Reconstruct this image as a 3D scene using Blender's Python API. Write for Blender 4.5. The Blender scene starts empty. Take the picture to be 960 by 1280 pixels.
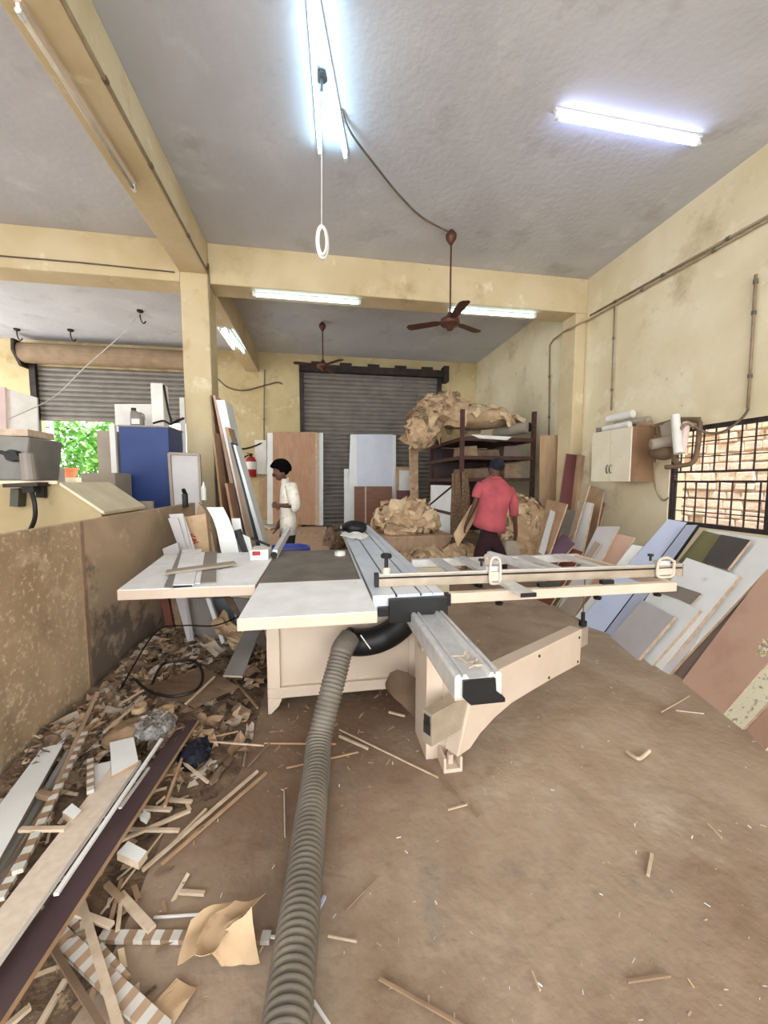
import bpy, bmesh, math, random
from mathutils import Vector as V, noise as NZ
random.seed(7)
sc = bpy.context.scene
col = sc.collection
# ------------------------------------------------------------ camera
F = 480.0; H = 1.5
yaw = math.atan2(80, math.hypot(480, 38)); pit = math.atan2(38, 480)
fw = V((math.sin(yaw)*math.cos(pit), math.cos(yaw)*math.cos(pit), -math.sin(pit)))
rt = V((math.cos(yaw), -math.sin(yaw), 0)); up = rt.cross(fw)
O = V((0, 0, H))
cd = bpy.data.cameras.new('camera'); cam = bpy.data.objects.new('camera', cd); col.objects.link(cam)
cam.location = O; cam.rotation_euler = (math.pi/2-pit, 0, -yaw)
cd.sensor_fit = 'HORIZONTAL'; cd.sensor_width = 36; cd.lens = F/960*36
cd.clip_start = 0.05; cd.clip_end = 200
sc.camera = cam
def ray(px, py): return fw + rt*((px-480)/F) + up*((640-py)/F)
def PY(px, py, y): v = ray(px, py); return O + v*(y/v.y)
def PX(px, py, x): v = ray(px, py); return O + v*(x/v.x)
def PZ(px, py, z): v = ray(px, py); return O + v*((z-H)/v.z)
def PP(px, py, p0, n): v = ray(px, py); return O + v*((p0-O).dot(n)/v.dot(n))
# ------------------------------------------------------------ materials
def lin(c):
    r = []
    for x in c[:3]:
        x /= 255.0
        r.append(x/12.92 if x <= .04045 else ((x+.055)/1.055)**2.4)
    return (*r, 1)
def M(name, c1, c2=None, scale=4, rough=.6, metal=0, bump=0, stretch=(1, 1, 1), spots=None, spotscale=8, spotcut=(.6, .7), detail=6, dist=.0, bscale=None, spec=.4):
    m = bpy.data.materials.new(name); m.use_nodes = True
    nt = m.node_tree; N = nt.nodes; L = nt.links
    b = N['Principled BSDF']
    b.inputs['Roughness'].default_value = rough; b.inputs['Metallic'].default_value = metal
    b.inputs['Specular IOR Level'].default_value = spec
    if c2 is None: c2 = tuple(min(255, x*.9) for x in c1)
    tc = N.new('ShaderNodeTexCoord'); mp = N.new('ShaderNodeMapping')
    mp.inputs['Scale'].default_value = stretch
    L.new(tc.outputs['Object'], mp.inputs[0])
    n = N.new('ShaderNodeTexNoise'); n.inputs['Scale'].default_value = scale; n.inputs['Detail'].default_value = detail
    n.inputs['Distortion'].default_value = dist
    L.new(mp.outputs[0], n.inputs['Vector'])
    r = N.new('ShaderNodeValToRGB'); e = r.color_ramp.elements
    e[0].position = .32; e[0].color = lin(c2); e[1].position = .66; e[1].color = lin(c1)
    L.new(n.outputs['Fac'], r.inputs[0]); out = r.outputs[0]
    for i, sp in enumerate(spots if isinstance(spots, list) else ([(spots, spotscale, spotcut)] if spots else [])):
        cs, ss, cut = sp
        n2 = N.new('ShaderNodeTexNoise'); n2.inputs['Scale'].default_value = ss; n2.inputs['Detail'].default_value = 8
        n2.inputs['Roughness'].default_value = .65
        mp2 = N.new('ShaderNodeMapping'); mp2.inputs['Location'].default_value = (3.7*i+1, 1.3*i, 2.1*i); mp2.inputs['Scale'].default_value = stretch
        L.new(tc.outputs['Object'], mp2.inputs[0]); L.new(mp2.outputs[0], n2.inputs['Vector'])
        r2 = N.new('ShaderNodeValToRGB'); q = r2.color_ramp.elements
        q[0].position = cut[0]; q[0].color = (0, 0, 0, 1); q[1].position = cut[1]; q[1].color = (1, 1, 1, 1)
        L.new(n2.outputs['Fac'], r2.inputs[0])
        mx = N.new('ShaderNodeMix'); mx.data_type = 'RGBA'
        L.new(r2.outputs[0], mx.inputs[0]); L.new(out, mx.inputs[6]); mx.inputs[7].default_value = lin(cs)
        out = mx.outputs[2]
    L.new(out, b.inputs['Base Color'])
    if bump:
        bp = N.new('ShaderNodeBump'); bp.inputs['Strength'].default_value = bump; bp.inputs['Distance'].default_value = .02
        n3 = N.new('ShaderNodeTexNoise'); n3.inputs['Scale'].default_value = bscale or scale*4; n3.inputs['Detail'].default_value = 8
        L.new(mp.outputs[0], n3.inputs['Vector']); L.new(n3.outputs['Fac'], bp.inputs['Height']); L.new(bp.outputs[0], b.inputs['Normal'])
    return m
def EM(name, c, s):
    m = bpy.data.materials.new(name); m.use_nodes = True
    b = m.node_tree.nodes['Principled BSDF']
    b.inputs['Base Color'].default_value = (.8, .8, .8, 1)
    b.inputs['Emission Color'].default_value = (*c, 1); b.inputs['Emission Strength'].default_value = s
    return m
m_wallb = M('plaster_shaded', (206, 189, 147), (190, 169, 124), 1.3, .9, bump=.3, bscale=9, dist=.6, spots=[((160, 136, 98), 1.7, (.56, .76)), ((116, 98, 72), 5, (.68, .76)), ((222, 208, 172), 3.1, (.58, .7))])  # same wall paint as the right wall, dimmer light painted into the tone
m_wallr = M('plaster_lit', (228, 217, 186), (214, 200, 164), 1.1, .9, bump=.45, bscale=5, dist=.6, spots=[((180, 160, 122), 1.6, (.57, .78)), ((136, 118, 90), 5, (.66, .76)), ((230, 222, 195), 2.4, (.55, .7))])  # paler copy of the one wall paint, its stronger light painted in
m_beam = M('yellow_beam_paint', (208, 191, 156), (194, 174, 134), 1.6, .85, bump=.3, bscale=8, dist=.5, spots=[((166, 138, 98), 1.6, (.58, .78)), ((124, 102, 74), 5, (.68, .76)), ((228, 216, 188), 2.8, (.6, .75))])
m_ceil = M('grey_cement_ceiling', (204, 205, 210), (188, 189, 195), .7, .9, bump=.25, bscale=14, dist=.7, spots=[((168, 166, 166), 1.2, (.56, .75)), ((214, 215, 218), 1.7, (.58, .75))])
m_floor = M('dusty_floor', (166, 146, 126), (146, 124, 103), 1.9, .9, bump=.35, bscale=20, dist=1.2, spots=[((112, 84, 62), .8, (.50, .80)), ((182, 168, 148), 1.7, (.56, .8)), ((124, 116, 106), 3.3, (.6, .78)), ((100, 76, 58), 2.2, (.62, .82)), ((186, 162, 130), 60, (.67, .74))])
def stain_and_shade(m, c, blobs, amt):
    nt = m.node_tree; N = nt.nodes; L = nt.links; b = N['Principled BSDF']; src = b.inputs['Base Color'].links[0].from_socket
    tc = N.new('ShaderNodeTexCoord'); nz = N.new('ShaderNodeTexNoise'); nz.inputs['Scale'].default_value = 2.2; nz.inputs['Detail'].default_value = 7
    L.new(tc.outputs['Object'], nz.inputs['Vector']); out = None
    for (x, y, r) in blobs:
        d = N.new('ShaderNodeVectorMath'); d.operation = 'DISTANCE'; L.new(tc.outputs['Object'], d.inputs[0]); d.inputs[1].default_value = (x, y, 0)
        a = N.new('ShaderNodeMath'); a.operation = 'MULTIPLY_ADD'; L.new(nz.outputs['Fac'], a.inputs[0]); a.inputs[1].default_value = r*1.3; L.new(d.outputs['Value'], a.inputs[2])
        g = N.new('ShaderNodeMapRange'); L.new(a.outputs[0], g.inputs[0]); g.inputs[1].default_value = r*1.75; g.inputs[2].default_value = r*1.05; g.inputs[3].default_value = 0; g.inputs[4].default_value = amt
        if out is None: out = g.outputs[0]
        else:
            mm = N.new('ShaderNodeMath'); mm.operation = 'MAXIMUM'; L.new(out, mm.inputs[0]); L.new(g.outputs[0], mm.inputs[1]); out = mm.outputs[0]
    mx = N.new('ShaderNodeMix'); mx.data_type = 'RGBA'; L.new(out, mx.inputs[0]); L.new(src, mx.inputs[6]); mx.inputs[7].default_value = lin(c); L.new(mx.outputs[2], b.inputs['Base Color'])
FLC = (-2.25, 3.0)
stain_and_shade(m_floor, (96, 68, 48), [(.1-FLC[0], 2.5-FLC[1], 1.0), (-.35-FLC[0], 1.9-FLC[1], .6)], .6)  # reddish sawdust around the saw, with part of the saw's shade painted in
m_outground = M('outside_paving', (190, 182, 165), (160, 152, 136), 2, .9)
m_shut = M('grey_shutter_steel', (144, 138, 130), (126, 120, 113), 3, .6, .2, spots=(142, 134, 122), spotscale=5)
m_shutbox = M('dusty_shutter_roll', (160, 138, 112), (138, 116, 92), 4, .8)
m_darksteel = M('dark_steel', (66, 58, 54), (48, 42, 40), 8, .6, .5)
m_grille = M('rusty_black_grille', (70, 62, 62), (50, 42, 42), 12, .7, .3)
m_rust = M('rusty_brown_steel', (86, 58, 48), (62, 42, 36), 9, .75, .2, spots=(122, 72, 48), spotscale=14)
m_brick = M('old_brick', (218, 202, 194), (194, 172, 160), 5, .95, bump=.6, bscale=22, spots=[((222, 206, 186), 3, (.5, .65)), ((176, 112, 96), 1.5, (.6, .75))])
m_mortar = M('mortar', (196, 178, 160), (170, 152, 136), 10, .95)
m_part = M('stained_partition_ply', (184, 160, 130), (152, 128, 100), 1.6, .8, bump=.2, bscale=14, dist=.6, spots=[((120, 100, 82), 1.5, (.54, .7)), ((216, 194, 160), 34, (.54, .68)), ((204, 182, 150), 5, (.55, .75)), ((132, 112, 90), 3, (.58, .75))])
m_part2 = M('smooth_partition_ply', (180, 156, 128), (152, 130, 106), 1.4, .75, dist=.6, spots=[((112, 98, 86), 1.2, (.55, .6)), ((196, 176, 152), 2.6, (.58, .7))])
m_cream = M('machine_cream_enamel', (208, 190, 172), (196, 177, 157), 3, .45, spots=(184, 160, 134), spotscale=4, spotcut=(.62, .8))
m_whitelam = M('white_laminate', (236, 238, 236), (224, 226, 224), 3, .45, spots=(196, 186, 168), spotscale=5, spotcut=(.66, .8))
m_whitetop = M('dusty_white_tabletop', (240, 241, 240), (226, 226, 222), 6, .5, spots=[((176, 168, 152), 7, (.62, .8))])
m_greytop = M('grey_cast_tabletop', (132, 124, 114), (104, 97, 90), 4, .5, .3, spots=[((168, 156, 138), 6, (.62, .74)), ((150, 128, 104), 3, (.6, .7))])
m_alu = M('aluminium', (222, 222, 222), (204, 204, 204), 20, .35, .4, stretch=(1, 1, 1))
m_aludull = M('dull_aluminium', (178, 164, 146), (162, 147, 128), 10, .5, .3)
m_alublue = M('anodised_carriage', (220, 227, 236), (206, 213, 222), 5, .4, .25, spots=(170, 166, 158), spotscale=7, spotcut=(.6, .8))
m_black = M('black_plastic', (20, 19, 19), (13, 12, 12), 12, .5)
m_dark = M('dark_cavity', (46, 40, 38), (30, 27, 25), 12, .8)
m_hose = M('grey_brown_hose', (116, 108, 97), (96, 89, 79), 6, .6, spots=(130, 120, 106), spotscale=3)
m_hood = M('brown_hood_plate', (122, 100, 80), (98, 78, 60), 6, .7)
m_ply = M('red_brown_plywood', (192, 152, 122), (176, 134, 104), 3, .6, stretch=(3, 3, .7), dist=1.2, spots=(158, 108, 78), spotscale=4, spotcut=(.6, .75))
m_plytop = M('pale_plywood', (192, 162, 134), (174, 142, 114), 3, .65, stretch=(3, .7, 1), dist=1)
m_tan = M('tan_board', (186, 156, 124), (166, 134, 102), 4, .7, stretch=(3, 3, .6))
m_kraft = M('kraft_paper', (200, 172, 138), (178, 148, 114), 6, .85, spots=(160, 122, 84), spotscale=9, spotcut=(.6, .72))
m_kraftd = M('dirty_kraft_paper', (196, 168, 134), (164, 136, 106), 9, .9, spots=[((136, 110, 84), 10, (.58, .7)), ((210, 190, 160), 7, (.62, .7))])
m_kraftl = M('pale_kraft_paper', (222, 200, 168), (200, 172, 134), 7, .9, spots=[((176, 146, 112), 8, (.6, .72))])
m_heap2 = M('dull_brown_paper', (158, 132, 104), (124, 98, 74), 9, .9)
m_heap = M('dust_and_paper_scrap', (128, 106, 84), (84, 66, 52), 13, .95, bump=.5, spots=[((66, 50, 40), 9, (.55, .65)), ((168, 146, 120), 15, (.62, .7))])
m_wood = M('pale_wood_offcut', (206, 186, 162), (182, 160, 134), 10, .7, stretch=(2, 2, 2))
m_woodd = M('brown_wood_offcut', (156, 130, 104), (128, 104, 82), 10, .75)
m_edge = M('chipboard_edge', (184, 160, 136), (160, 136, 112), 25, .8)
m_brownlam = M('brown_laminate', (200, 166, 146), (190, 154, 134), 1.6, .5, spots=(178, 140, 122), spotscale=2, spotcut=(.55, .75))
m_greybrown = M('grey_brown_laminate', (126, 108, 98), (112, 96, 88), 3, .5)
m_redbrown = M('red_brown_laminate', (122, 66, 50), (104, 54, 42), 3, .5)
m_maroon = M('maroon_laminate', (112, 66, 64), (94, 54, 54), 3, .5)
m_purple = M('purple_laminate', (102, 76, 92), (88, 64, 78), 3, .5)
m_plum = M('dark_plum_board', (84, 66, 68), (70, 54, 56), 3, .5)
m_blueboard = M('pale_blue_laminate', (182, 189, 210), (170, 178, 200), 2, .4)
m_greyboard = M('pale_grey_laminate', (196, 192, 190), (182, 178, 178), 3, .5)
m_midgrey = M('mid_grey_laminate', (138, 128, 120), (124, 116, 108), 3, .5)
m_olive = M('olive_laminate', (132, 128, 90), (118, 114, 80), 3, .5)
m_charcoal = M('charcoal_laminate', (88, 82, 80), (76, 72, 70), 3, .5)
m_floral = M('cream_floral_laminate', (230, 226, 200), (222, 216, 188), 3, .5, spots=[((158, 156, 132), 26, (.56, .6))])
m_cabcream = M('cream_cabinet_door', (232, 225, 202), (224, 214, 188), 3, .55, spots=[((170, 158, 132), 24, (.64, .68))])
m_cabbrown = M('brown_cabinet_side', (142, 110, 82), (126, 96, 70), 4, .6)
m_marble = M('white_marble_strip', (238, 238, 238), (222, 222, 222), 4, .4, spots=(120, 118, 118), spotscale=6, spotcut=(.6, .64))
m_blue = M('blue_cabinet_paint', (44, 66, 124), (36, 56, 110), 3, .5)
m_bluep = M('blue_plastic', (44, 62, 150), (36, 52, 130), 6, .4)
m_beige = M('beige_machine_paint', (178, 160, 120), (156, 138, 100), 2, .6, spots=(136, 116, 82), spotscale=3)
m_beigel = M('pale_lid_paint', (224, 214, 186), (206, 194, 164), 4, .6, spots=(150, 138, 110), spotscale=9, spotcut=(.66, .72))
m_gmach = M('grey_machine_paint', (132, 130, 124), (112, 110, 104), 4, .55)
m_greycard = M('grey_card', (168, 156, 142), (150, 138, 124), 3, .8)
m_white = M('white_paint', (228, 226, 220), (214, 212, 206), 5, .5)
m_pinkw = M('pale_pink_board', (226, 204, 200), (216, 192, 188), 3, .5)
m_red = M('red_paint', (176, 44, 34), (150, 34, 28), 6, .4)
m_orange = M('red_print', (178, 72, 44), (160, 60, 38), 20, .7)
m_skin = M('brown_skin', (96, 62, 48), (78, 50, 38), 5, .55)
m_hair = M('black_hair', (12, 10, 10), (6, 5, 5), 60, 1, spec=.05, bump=.6, bscale=90)
m_cap = M('navy_cap', (26, 28, 42), (18, 19, 30), 10, .8)
m_shirtw = M('white_check_shirt', (226, 220, 208), (200, 192, 180), 9, .9, spots=(176, 164, 154), spotscale=16, spotcut=(.55, .65))
m_shirtr = M('coral_red_shirt', (180, 86, 92), (154, 70, 78), 6, .9, bump=.3, bscale=12)
m_trb = M('black_trousers', (26, 24, 26), (18, 17, 18), 8, .9)
m_trm = M('dark_maroon_trousers', (48, 22, 28), (36, 16, 22), 8, .9)
m_leaf = M('green_leaves', (120, 176, 84), (66, 118, 48), 3, .7)
m_bark = M('bark', (110, 92, 70), (84, 68, 52), 6, .9)
m_terra = M('terracotta', (206, 122, 86), (184, 102, 70), 5, .8)
m_rope = M('hairy_jute', (138, 112, 88), (96, 76, 58), 30, .95, bump=.6, bscale=60)
m_cable = M('grey_cable', (112, 98, 82), (92, 80, 66), 8, .7)
m_pvc = M('old_conduit', (150, 134, 108), (128, 112, 88), 8, .7)
m_brownmetal = M('brown_fan_metal', (92, 56, 46), (74, 44, 38), 6, .45, .3)
m_batten = M('white_batten', (214, 214, 212), (196, 196, 194), 8, .5)
m_plastic = M('clear_grey_plastic', (214, 210, 204), (190, 186, 180), 18, .25, spots=(230, 228, 226), spotscale=16)
m_plastic.node_tree.nodes['Principled BSDF'].inputs['Transmission Weight'].default_value = .75
m_clear = M('frosted_stop', (206, 196, 182), (186, 174, 158), 8, .35)
m_glasstube = M('unlit_tube_glass', (196, 186, 168), (176, 162, 140), 8, .3)
m_tube = EM('lit_tube', (.46, .76, 1.0), 11)
m_tubev = EM('lit_violet_tube', (.50, .60, 1.0), 11)
m_beigeboard = M('beige_linen_board', (226, 210, 192), (214, 197, 178), 40, .6)
m_checkd = M('dark_check', (112, 92, 76), (92, 74, 60), 12, .7)
# ------------------------------------------------------------ mesh builder
class B:
    def __init__(s): s.v = []; s.f = []
    def add(s, vs, fs):
        o = len(s.v); s.v += [V(p) for p in vs]; s.f += [tuple(i+o for i in f) for f in fs]; return s
    def prism(s, poly, vec):
        n = len(poly); vec = V(vec); a = [V(p) for p in poly]; b = [p+vec for p in a]
        fs = [tuple(range(n)), tuple(range(2*n-1, n-1, -1))]
        fs += [(i, i+n, (i+1) % n+n, (i+1) % n) for i in range(n)]
        return s.add(a+b, fs)
    def box(s, x0, x1, y0, y1, z0, z1):
        return s.prism([(x0, y0, z0), (x1, y0, z0), (x1, y1, z0), (x0, y1, z0)], (0, 0, z1-z0))
    def beam(s, a, b, w, h, upv=(0, 0, 1)):
        a = V(a); b = V(b); d = (b-a).normalized(); u = V(upv)
        sd = d.cross(u)
        if sd.length < 1e-4: sd = d.cross(V((1, 0, 0)))
        sd.normalize(); u = sd.cross(d)
        q = [a-sd*w/2-u*h/2, a+sd*w/2-u*h/2, a+sd*w/2+u*h/2, a-sd*w/2+u*h/2]
        return s.prism(q, b-a)
    def tube(s, path, r, n=10, caps=True):
        path = [V(p) for p in path]; m = len(path)
        rr = r if isinstance(r, (list, tuple)) else [r]*m
        vs = []; prev = None
        for i, p in enumerate(path):
            d = (path[min(i+1, m-1)]-path[max(i-1, 0)]).normalized()
            if prev is None:
                u = d.cross(V((0, 0, 1)))
                if u.length < .05: u = d.cross(V((1, 0, 0)))
            else: u = prev-d*prev.dot(d)
            u.normalize(); prev = u; w = d.cross(u)
            for k in range(n):
                t = 2*math.pi*k/n; vs.append(p+(u*math.cos(t)+w*math.sin(t))*rr[i])
        fs = [(i*n+k, i*n+(k+1) % n, (i+1)*n+(k+1) % n, (i+1)*n+k) for i in range(m-1) for k in range(n)]
        if caps: fs += [tuple(range(n)), tuple(range((m-1)*n, m*n))]
        return s.add(vs, fs)
    def lathe(s, prof, o, n=20):
        o = V(o); vs = []
        for r, z in prof:
            for k in range(n):
                t = 2*math.pi*k/n; vs.append(o+V((r*math.cos(t), r*math.sin(t), z)))
        m = len(prof)
        fs = [(i*n+k, i*n+(k+1) % n, (i+1)*n+(k+1) % n, (i+1)*n+k) for i in range(m-1) for k in range(n)]
        fs += [tuple(range(n)), tuple(range((m-1)*n, m*n))]
        return s.add(vs, fs)
    def loft(s, rings, n=16):
        # ring: centre, x-axis half vector, y-axis half vector
        vs = []
        for c, a, b in rings:
            c = V(c); a = V(a); b = V(b)
            for k in range(n):
                t = 2*math.pi*k/n; ct, st = math.cos(t), math.sin(t)
                ct = math.copysign(abs(ct)**.85, ct); st = math.copysign(abs(st)**.85, st)
                vs.append(c+a*ct+b*st)
        m = len(rings)
        fs = [(i*n+k, i*n+(k+1) % n, (i+1)*n+(k+1) % n, (i+1)*n+k) for i in range(m-1) for k in range(n)]
        fs += [tuple(range(n)), tuple(range((m-1)*n, m*n))]
        return s.add(vs, fs)
    def blob(s, c, r, sub=3, amp=.25, freq=3, seed=0, ridged=True):
        bm = bmesh.new(); bmesh.ops.create_icosphere(bm, subdivisions=sub, radius=1)
        c = V(c); off = V((seed*7.3, seed*3.1, seed*1.7)); vs = []
        for v in bm.verts:
            p = v.co.copy()
            q = V((p.x*r[0], p.y*r[1], p.z*r[2]))
            h = 0
            for o_, a_ in ((1, 1), (2.1, .55), (4.3, .3)):
                t = NZ.noise(q*freq*o_+off)
                h += a_*((.5-abs(t))*1.2 if ridged else t)
            k = 1+amp*h
            vs.append(c+q*k)
        fs = [tuple(v.index for v in f.verts) for f in bm.faces]; bm.free()
        return s.add(vs, fs)
def link(o, parent=None):
    col.objects.link(o)
    if parent is not None: o.parent = parent
    return o
def tag(o, label=None, cat=None, group=None, kind=None):
    if label: o['label'] = label
    if cat: o['category'] = cat
    if group: o['group'] = group
    if kind: o['kind'] = kind
    return o
def build(name, b, mats, parent=None, smooth=False, bevel=0, loc=None, matf=None, flat_ngon=True):
    vs = b.v
    lo = V([min(v[i] for v in vs) for i in range(3)]); hi = V([max(v[i] for v in vs) for i in range(3)])
    c = (lo+hi)/2
    if parent is None: c.z = lo.z
    if loc is not None: c = V(loc)
    me = bpy.data.meshes.new(name)
    me.from_pydata([v-c for v in vs], [], b.f); me.update()
    bm = bmesh.new(); bm.from_mesh(me); bmesh.ops.recalc_face_normals(bm, faces=bm.faces); bm.to_mesh(me); bm.free()
    for m in (mats if isinstance(mats, (list, tuple)) else [mats]): me.materials.append(m)
    if matf:
        for p in me.polygons: p.material_index = matf(p)
    if smooth:
        for p in me.polygons: p.use_smooth = True
    o = bpy.data.objects.new(name, me); link(o, parent)
    pl = V((0, 0, 0)); q = parent
    while q is not None: pl = pl+q.location; q = q.parent
    o.location = c-pl
    if bevel:
        md = o.modifiers.new('bevel', 'BEVEL'); md.width = bevel; md.segments = 2; md.limit_method = 'ANGLE'
    return o
def thing(name, label, cat, loc, group=None):
    o = bpy.data.objects.new(name, None); o.empty_display_size = .1; o.location = V(loc)
    link(o); return tag(o, label, cat, group)
def solo(name, b, mats, label, cat, group=None, **k):
    return tag(build(name, b, mats, None, **k), label, cat, group)
def struct(name, b, m, **k):
    return tag(build(name, b, m, None, **k), kind='structure')
def spart(name, b, m, parent, **k): return build(name, b, m, parent, **k)
def arc(p, n=8):
    # smooth Catmull-Rom path through points
    p = [V(q) for q in p]; out = []
    for i in range(len(p)-1):
        a = p[max(i-1, 0)]; b = p[i]; c = p[i+1]; d = p[min(i+2, len(p)-1)]
        for k in range(n):
            t = k/n
            out.append(.5*((2*b)+(c-a)*t+(2*a-5*b+4*c-d)*t*t+(3*b-a-3*c+d)*t**3))
    out.append(p[-1]); return out
CZ = 4.9
# ============================================================ SETTING
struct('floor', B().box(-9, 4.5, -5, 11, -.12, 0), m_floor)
struct('ceiling', B().box(-9, 4.7, -4.5, 11, CZ, CZ+.15), m_ceil)
WY0, WY1, WZ0, WZ1 = 2.3, 4.36, .95, 2.17
struct('wall_right', B().box(4.5, 4.72, -4.5, WY0, 0, CZ).box(4.5, 4.72, WY1, 11, 0, CZ).box(4.5, 4.72, WY0, WY1, 0, WZ0).box(4.5, 4.72, WY0, WY1, WZ1, CZ), m_wallr)
D1 = (-.49, 3.42, 4.5); D2 = (-6.75, -2.95, 4.3)
struct('wall_back', B().box(-9, D2[0], 10.8, 11, 0, CZ).box(D2[1], D1[0], 10.8, 11, 0, CZ).box(D1[1], 4.5, 10.8, 11, 0, CZ).box(D2[0], D2[1], 10.8, 11, D2[2], CZ).box(D1[0], D1[1], 10.8, 11, D1[2], CZ), m_wallb)
struct('wall_left', B().box(-9.15, -9, 10.2, 11, 0, CZ).box(-9.15, -9, -4.5, 6.3, 0, CZ), m_wallb)
BX0, BX1 = -1.93, -1.55
struct('trim_1', B().box(BX0, BX1, -4.5, 6.1, 4.47, CZ), m_beam, bevel=.012)
struct('trim_2', B().box(BX1, 4.5, 6.1, 6.5, 4.34, CZ), m_beam, bevel=.012)
struct('trim_3', B().box(-9, BX0, 6.1, 6.5, 4.34, CZ), m_beam, bevel=.012)
struct('trim_4', B().box(BX0+.05, BX1, 6.5, 10.8, 4.38, CZ), m_beam, bevel=.012)
struct('trim_5', B().box(BX0, BX1, 6.1, 6.5, 0, CZ), m_beam, bevel=.015)
struct('trim_6', B().box(4.3, 4.5, 6.1, 6.5, 0, 4.34), m_beam, bevel=.015)
# rolling shutters
def shutter(name, x0, x1, z0, z1, y):
    b = B(); n = int((z1-z0)/.115); h = (z1-z0)/n
    prof = []
    for i in range(n):
        z = z0+i*h
        prof += [(y+.0, z+.0), (y-.04, z+h*.2), (y-.055, z+h*.5), (y-.04, z+h*.8), (y, z+h*.94)]
    prof.append((y, z1))
    vs = [(x0, a, z) for a, z in prof]+[(x1, a, z) for a, z in prof]
    m = len(prof); fs = [(i, i+1, m+i+1, m+i) for i in range(m-1)]
    b.add(vs, fs)
    b.box(x0, x1, y+.004, y+.02, z0, z1)
    return struct(name, b, m_shut)
d1 = shutter('door_1', D1[0], D1[1], 0, D1[2], 10.86)
fr = B().box(D1[0]-.02, D1[0]+.09, 10.72, 10.8, 0, 4.55).box(D1[1]-.09, D1[1]+.02, 10.72, 10.8, 0, 4.55)
spart('guide_rail', fr, m_darksteel, d1)
hd = B().box(D1[0]-.02, D1[1]+.1, 10.6, 10.78, 4.42, 4.6)
for k in range(5): hd.box(D1[0]+.3+k*.75, D1[0]+.62+k*.75, 10.56, 10.6, 4.4+.02*(k % 2), 4.66)
hd.box(D1[1]+.02, D1[1]+.16, 10.5, 10.79, 4.28, 4.7)
spart('roller_housing', hd, m_darksteel, d1)
d2 = shutter('door_2', D2[0], D2[1], 3.0, D2[2], 10.86)
spart('guide_rail', B().box(D2[0]-.1, D2[0]+.03, 10.7, 10.8, 0, 4.4), m_darksteel, d2)
rb = B(); prof = []
n = 24
path = [(D2[0]-.1, 10.55, 4.52), (D2[1], 10.55, 4.52)]
rb.tube(path, .23, 18)
spart('shutter_roll', rb, m_shutbox, d2)
eb = B().prism([(D2[0]-.16, 10.3, 4.76), (D2[0]-.16, 10.79, 4.76), (D2[0]-.16, 10.79, 4.2), (D2[0]-.16, 10.5, 4.2), (D2[0]-.16, 10.28, 4.5)], (.06, 0, 0))
spart('roll_bracket', eb, m_darksteel, d2)
# window grille and brick wall outside
w1 = struct('window_1', B().box(4.52, 4.58, WY0, WY1, WZ1-.05, WZ1).box(4.52, 4.58, WY1-.05, WY1, WZ0, WZ1-.05).box(4.52, 4.58, WY0, WY1-.05, WZ0, WZ0+.05).box(4.52, 4.58, WY0, WY0+.05, WZ0+.05, WZ1-.05), m_grille)
g = B()
for i in range(15):
    y = WY1-.14*i-.12
    if y > WY0+.06: g.box(4.535, 4.549, y-.0055, y+.0055, 1.62, WZ1-.05)
for i in range(15):
    y = WY1-.14*i-.06
    if y > WY0+.06: g.box(4.535, 4.549, y-.0055, y+.0055, WZ0+.05, 1.5)
for z in (1.5, 1.62): g.box(4.527, 4.555, WY0+.05, WY1-.05, z-.012, z+.012)
for z in (1.13, 1.3, 1.8, 1.98): g.box(4.55, 4.56, WY0+.05, WY1-.05, z-.006, z+.006)
g.box(4.53, 4.56, 3.2, 3.26, WZ0+.05, WZ1-.05)
spart('grille_bars', g, m_grille, w1)
ob = struct('wall_outside', B().box(5.75, 5.95, 1.0, 7.5, 0, 3.4), m_mortar)
b = B(); rows = 40; z = 0
for r_ in range(24):
    bh = .125+random.uniform(-.012, .012); y = 1.0+random.uniform(-.12, 0)
    while y < 7.3:
        L_ = .27+random.uniform(-.09, .06)
        if random.random() > .05:
            j = lambda s=.012: random.uniform(-s, s)
            d = random.uniform(.015, .05)
            q = [(5.75-d, y+.01+j(), z+.008+j()), (5.75-d, y+L_-.012+j(), z+.008+j()), (5.75-d, y+L_-.012+j(), z+bh-.008+j()), (5.75-d, y+.01+j(), z+bh-.008+j())]
            b.prism(q, (d+.02, 0, 0))
        y += L_
    z += bh+.012
spart('brick_courses', b, m_brick, ob, bevel=.012)
struct('ground_outside', B().box(-16, 12, 11.02, 30, -.2, -.02).box(4.74, 12, -5, 11, -.2, -.02), m_outground)
# trees outside the left shutter
def tree(label, x, y, h, r, seed):
    t = thing('tree', label, 'tree', (x, y, -.02), None)
    spart('trunk', B().tube([(x, y, -.02), (x+.1, y, h*.4), (x, y+.1, h*.8)], [.12, .09, .04], 8), m_bark, t)
    rnd = random.Random(seed); b = B()
    for i in range(1400):
        a = rnd.uniform(0, 6.283); ph = math.acos(rnd.uniform(-1, 1)); q = r*rnd.uniform(.55, 1)
        c = V((x+q*math.sin(ph)*math.cos(a), y+q*math.sin(ph)*math.sin(a), h*.72+q*1.15*math.cos(ph)))
        e1 = V((rnd.uniform(-1, 1), rnd.uniform(-1, 1), rnd.uniform(-1, 1))).normalized()*.16
        e2 = e1.cross(V((rnd.uniform(-1, 1), rnd.uniform(-1, 1), rnd.uniform(-1, 1)))).normalized()*.07
        b.add([c-e1, c+e2, c+e1, c-e2], [(0, 1, 2, 3)])
    spart('foliage', b, m_leaf, t)
tree('leafy green tree seen through the left half of the shutter opening', -9.8, 16, 3.6, 1.5, 1)
tree('leafy green tree seen through the right half of the shutter opening', -6.9, 15.2, 3.2, 1.25, 2)
tree('taller pale green tree standing behind the two nearer trees outside', -9.2, 21, 4.6, 2.4, 3)
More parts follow.
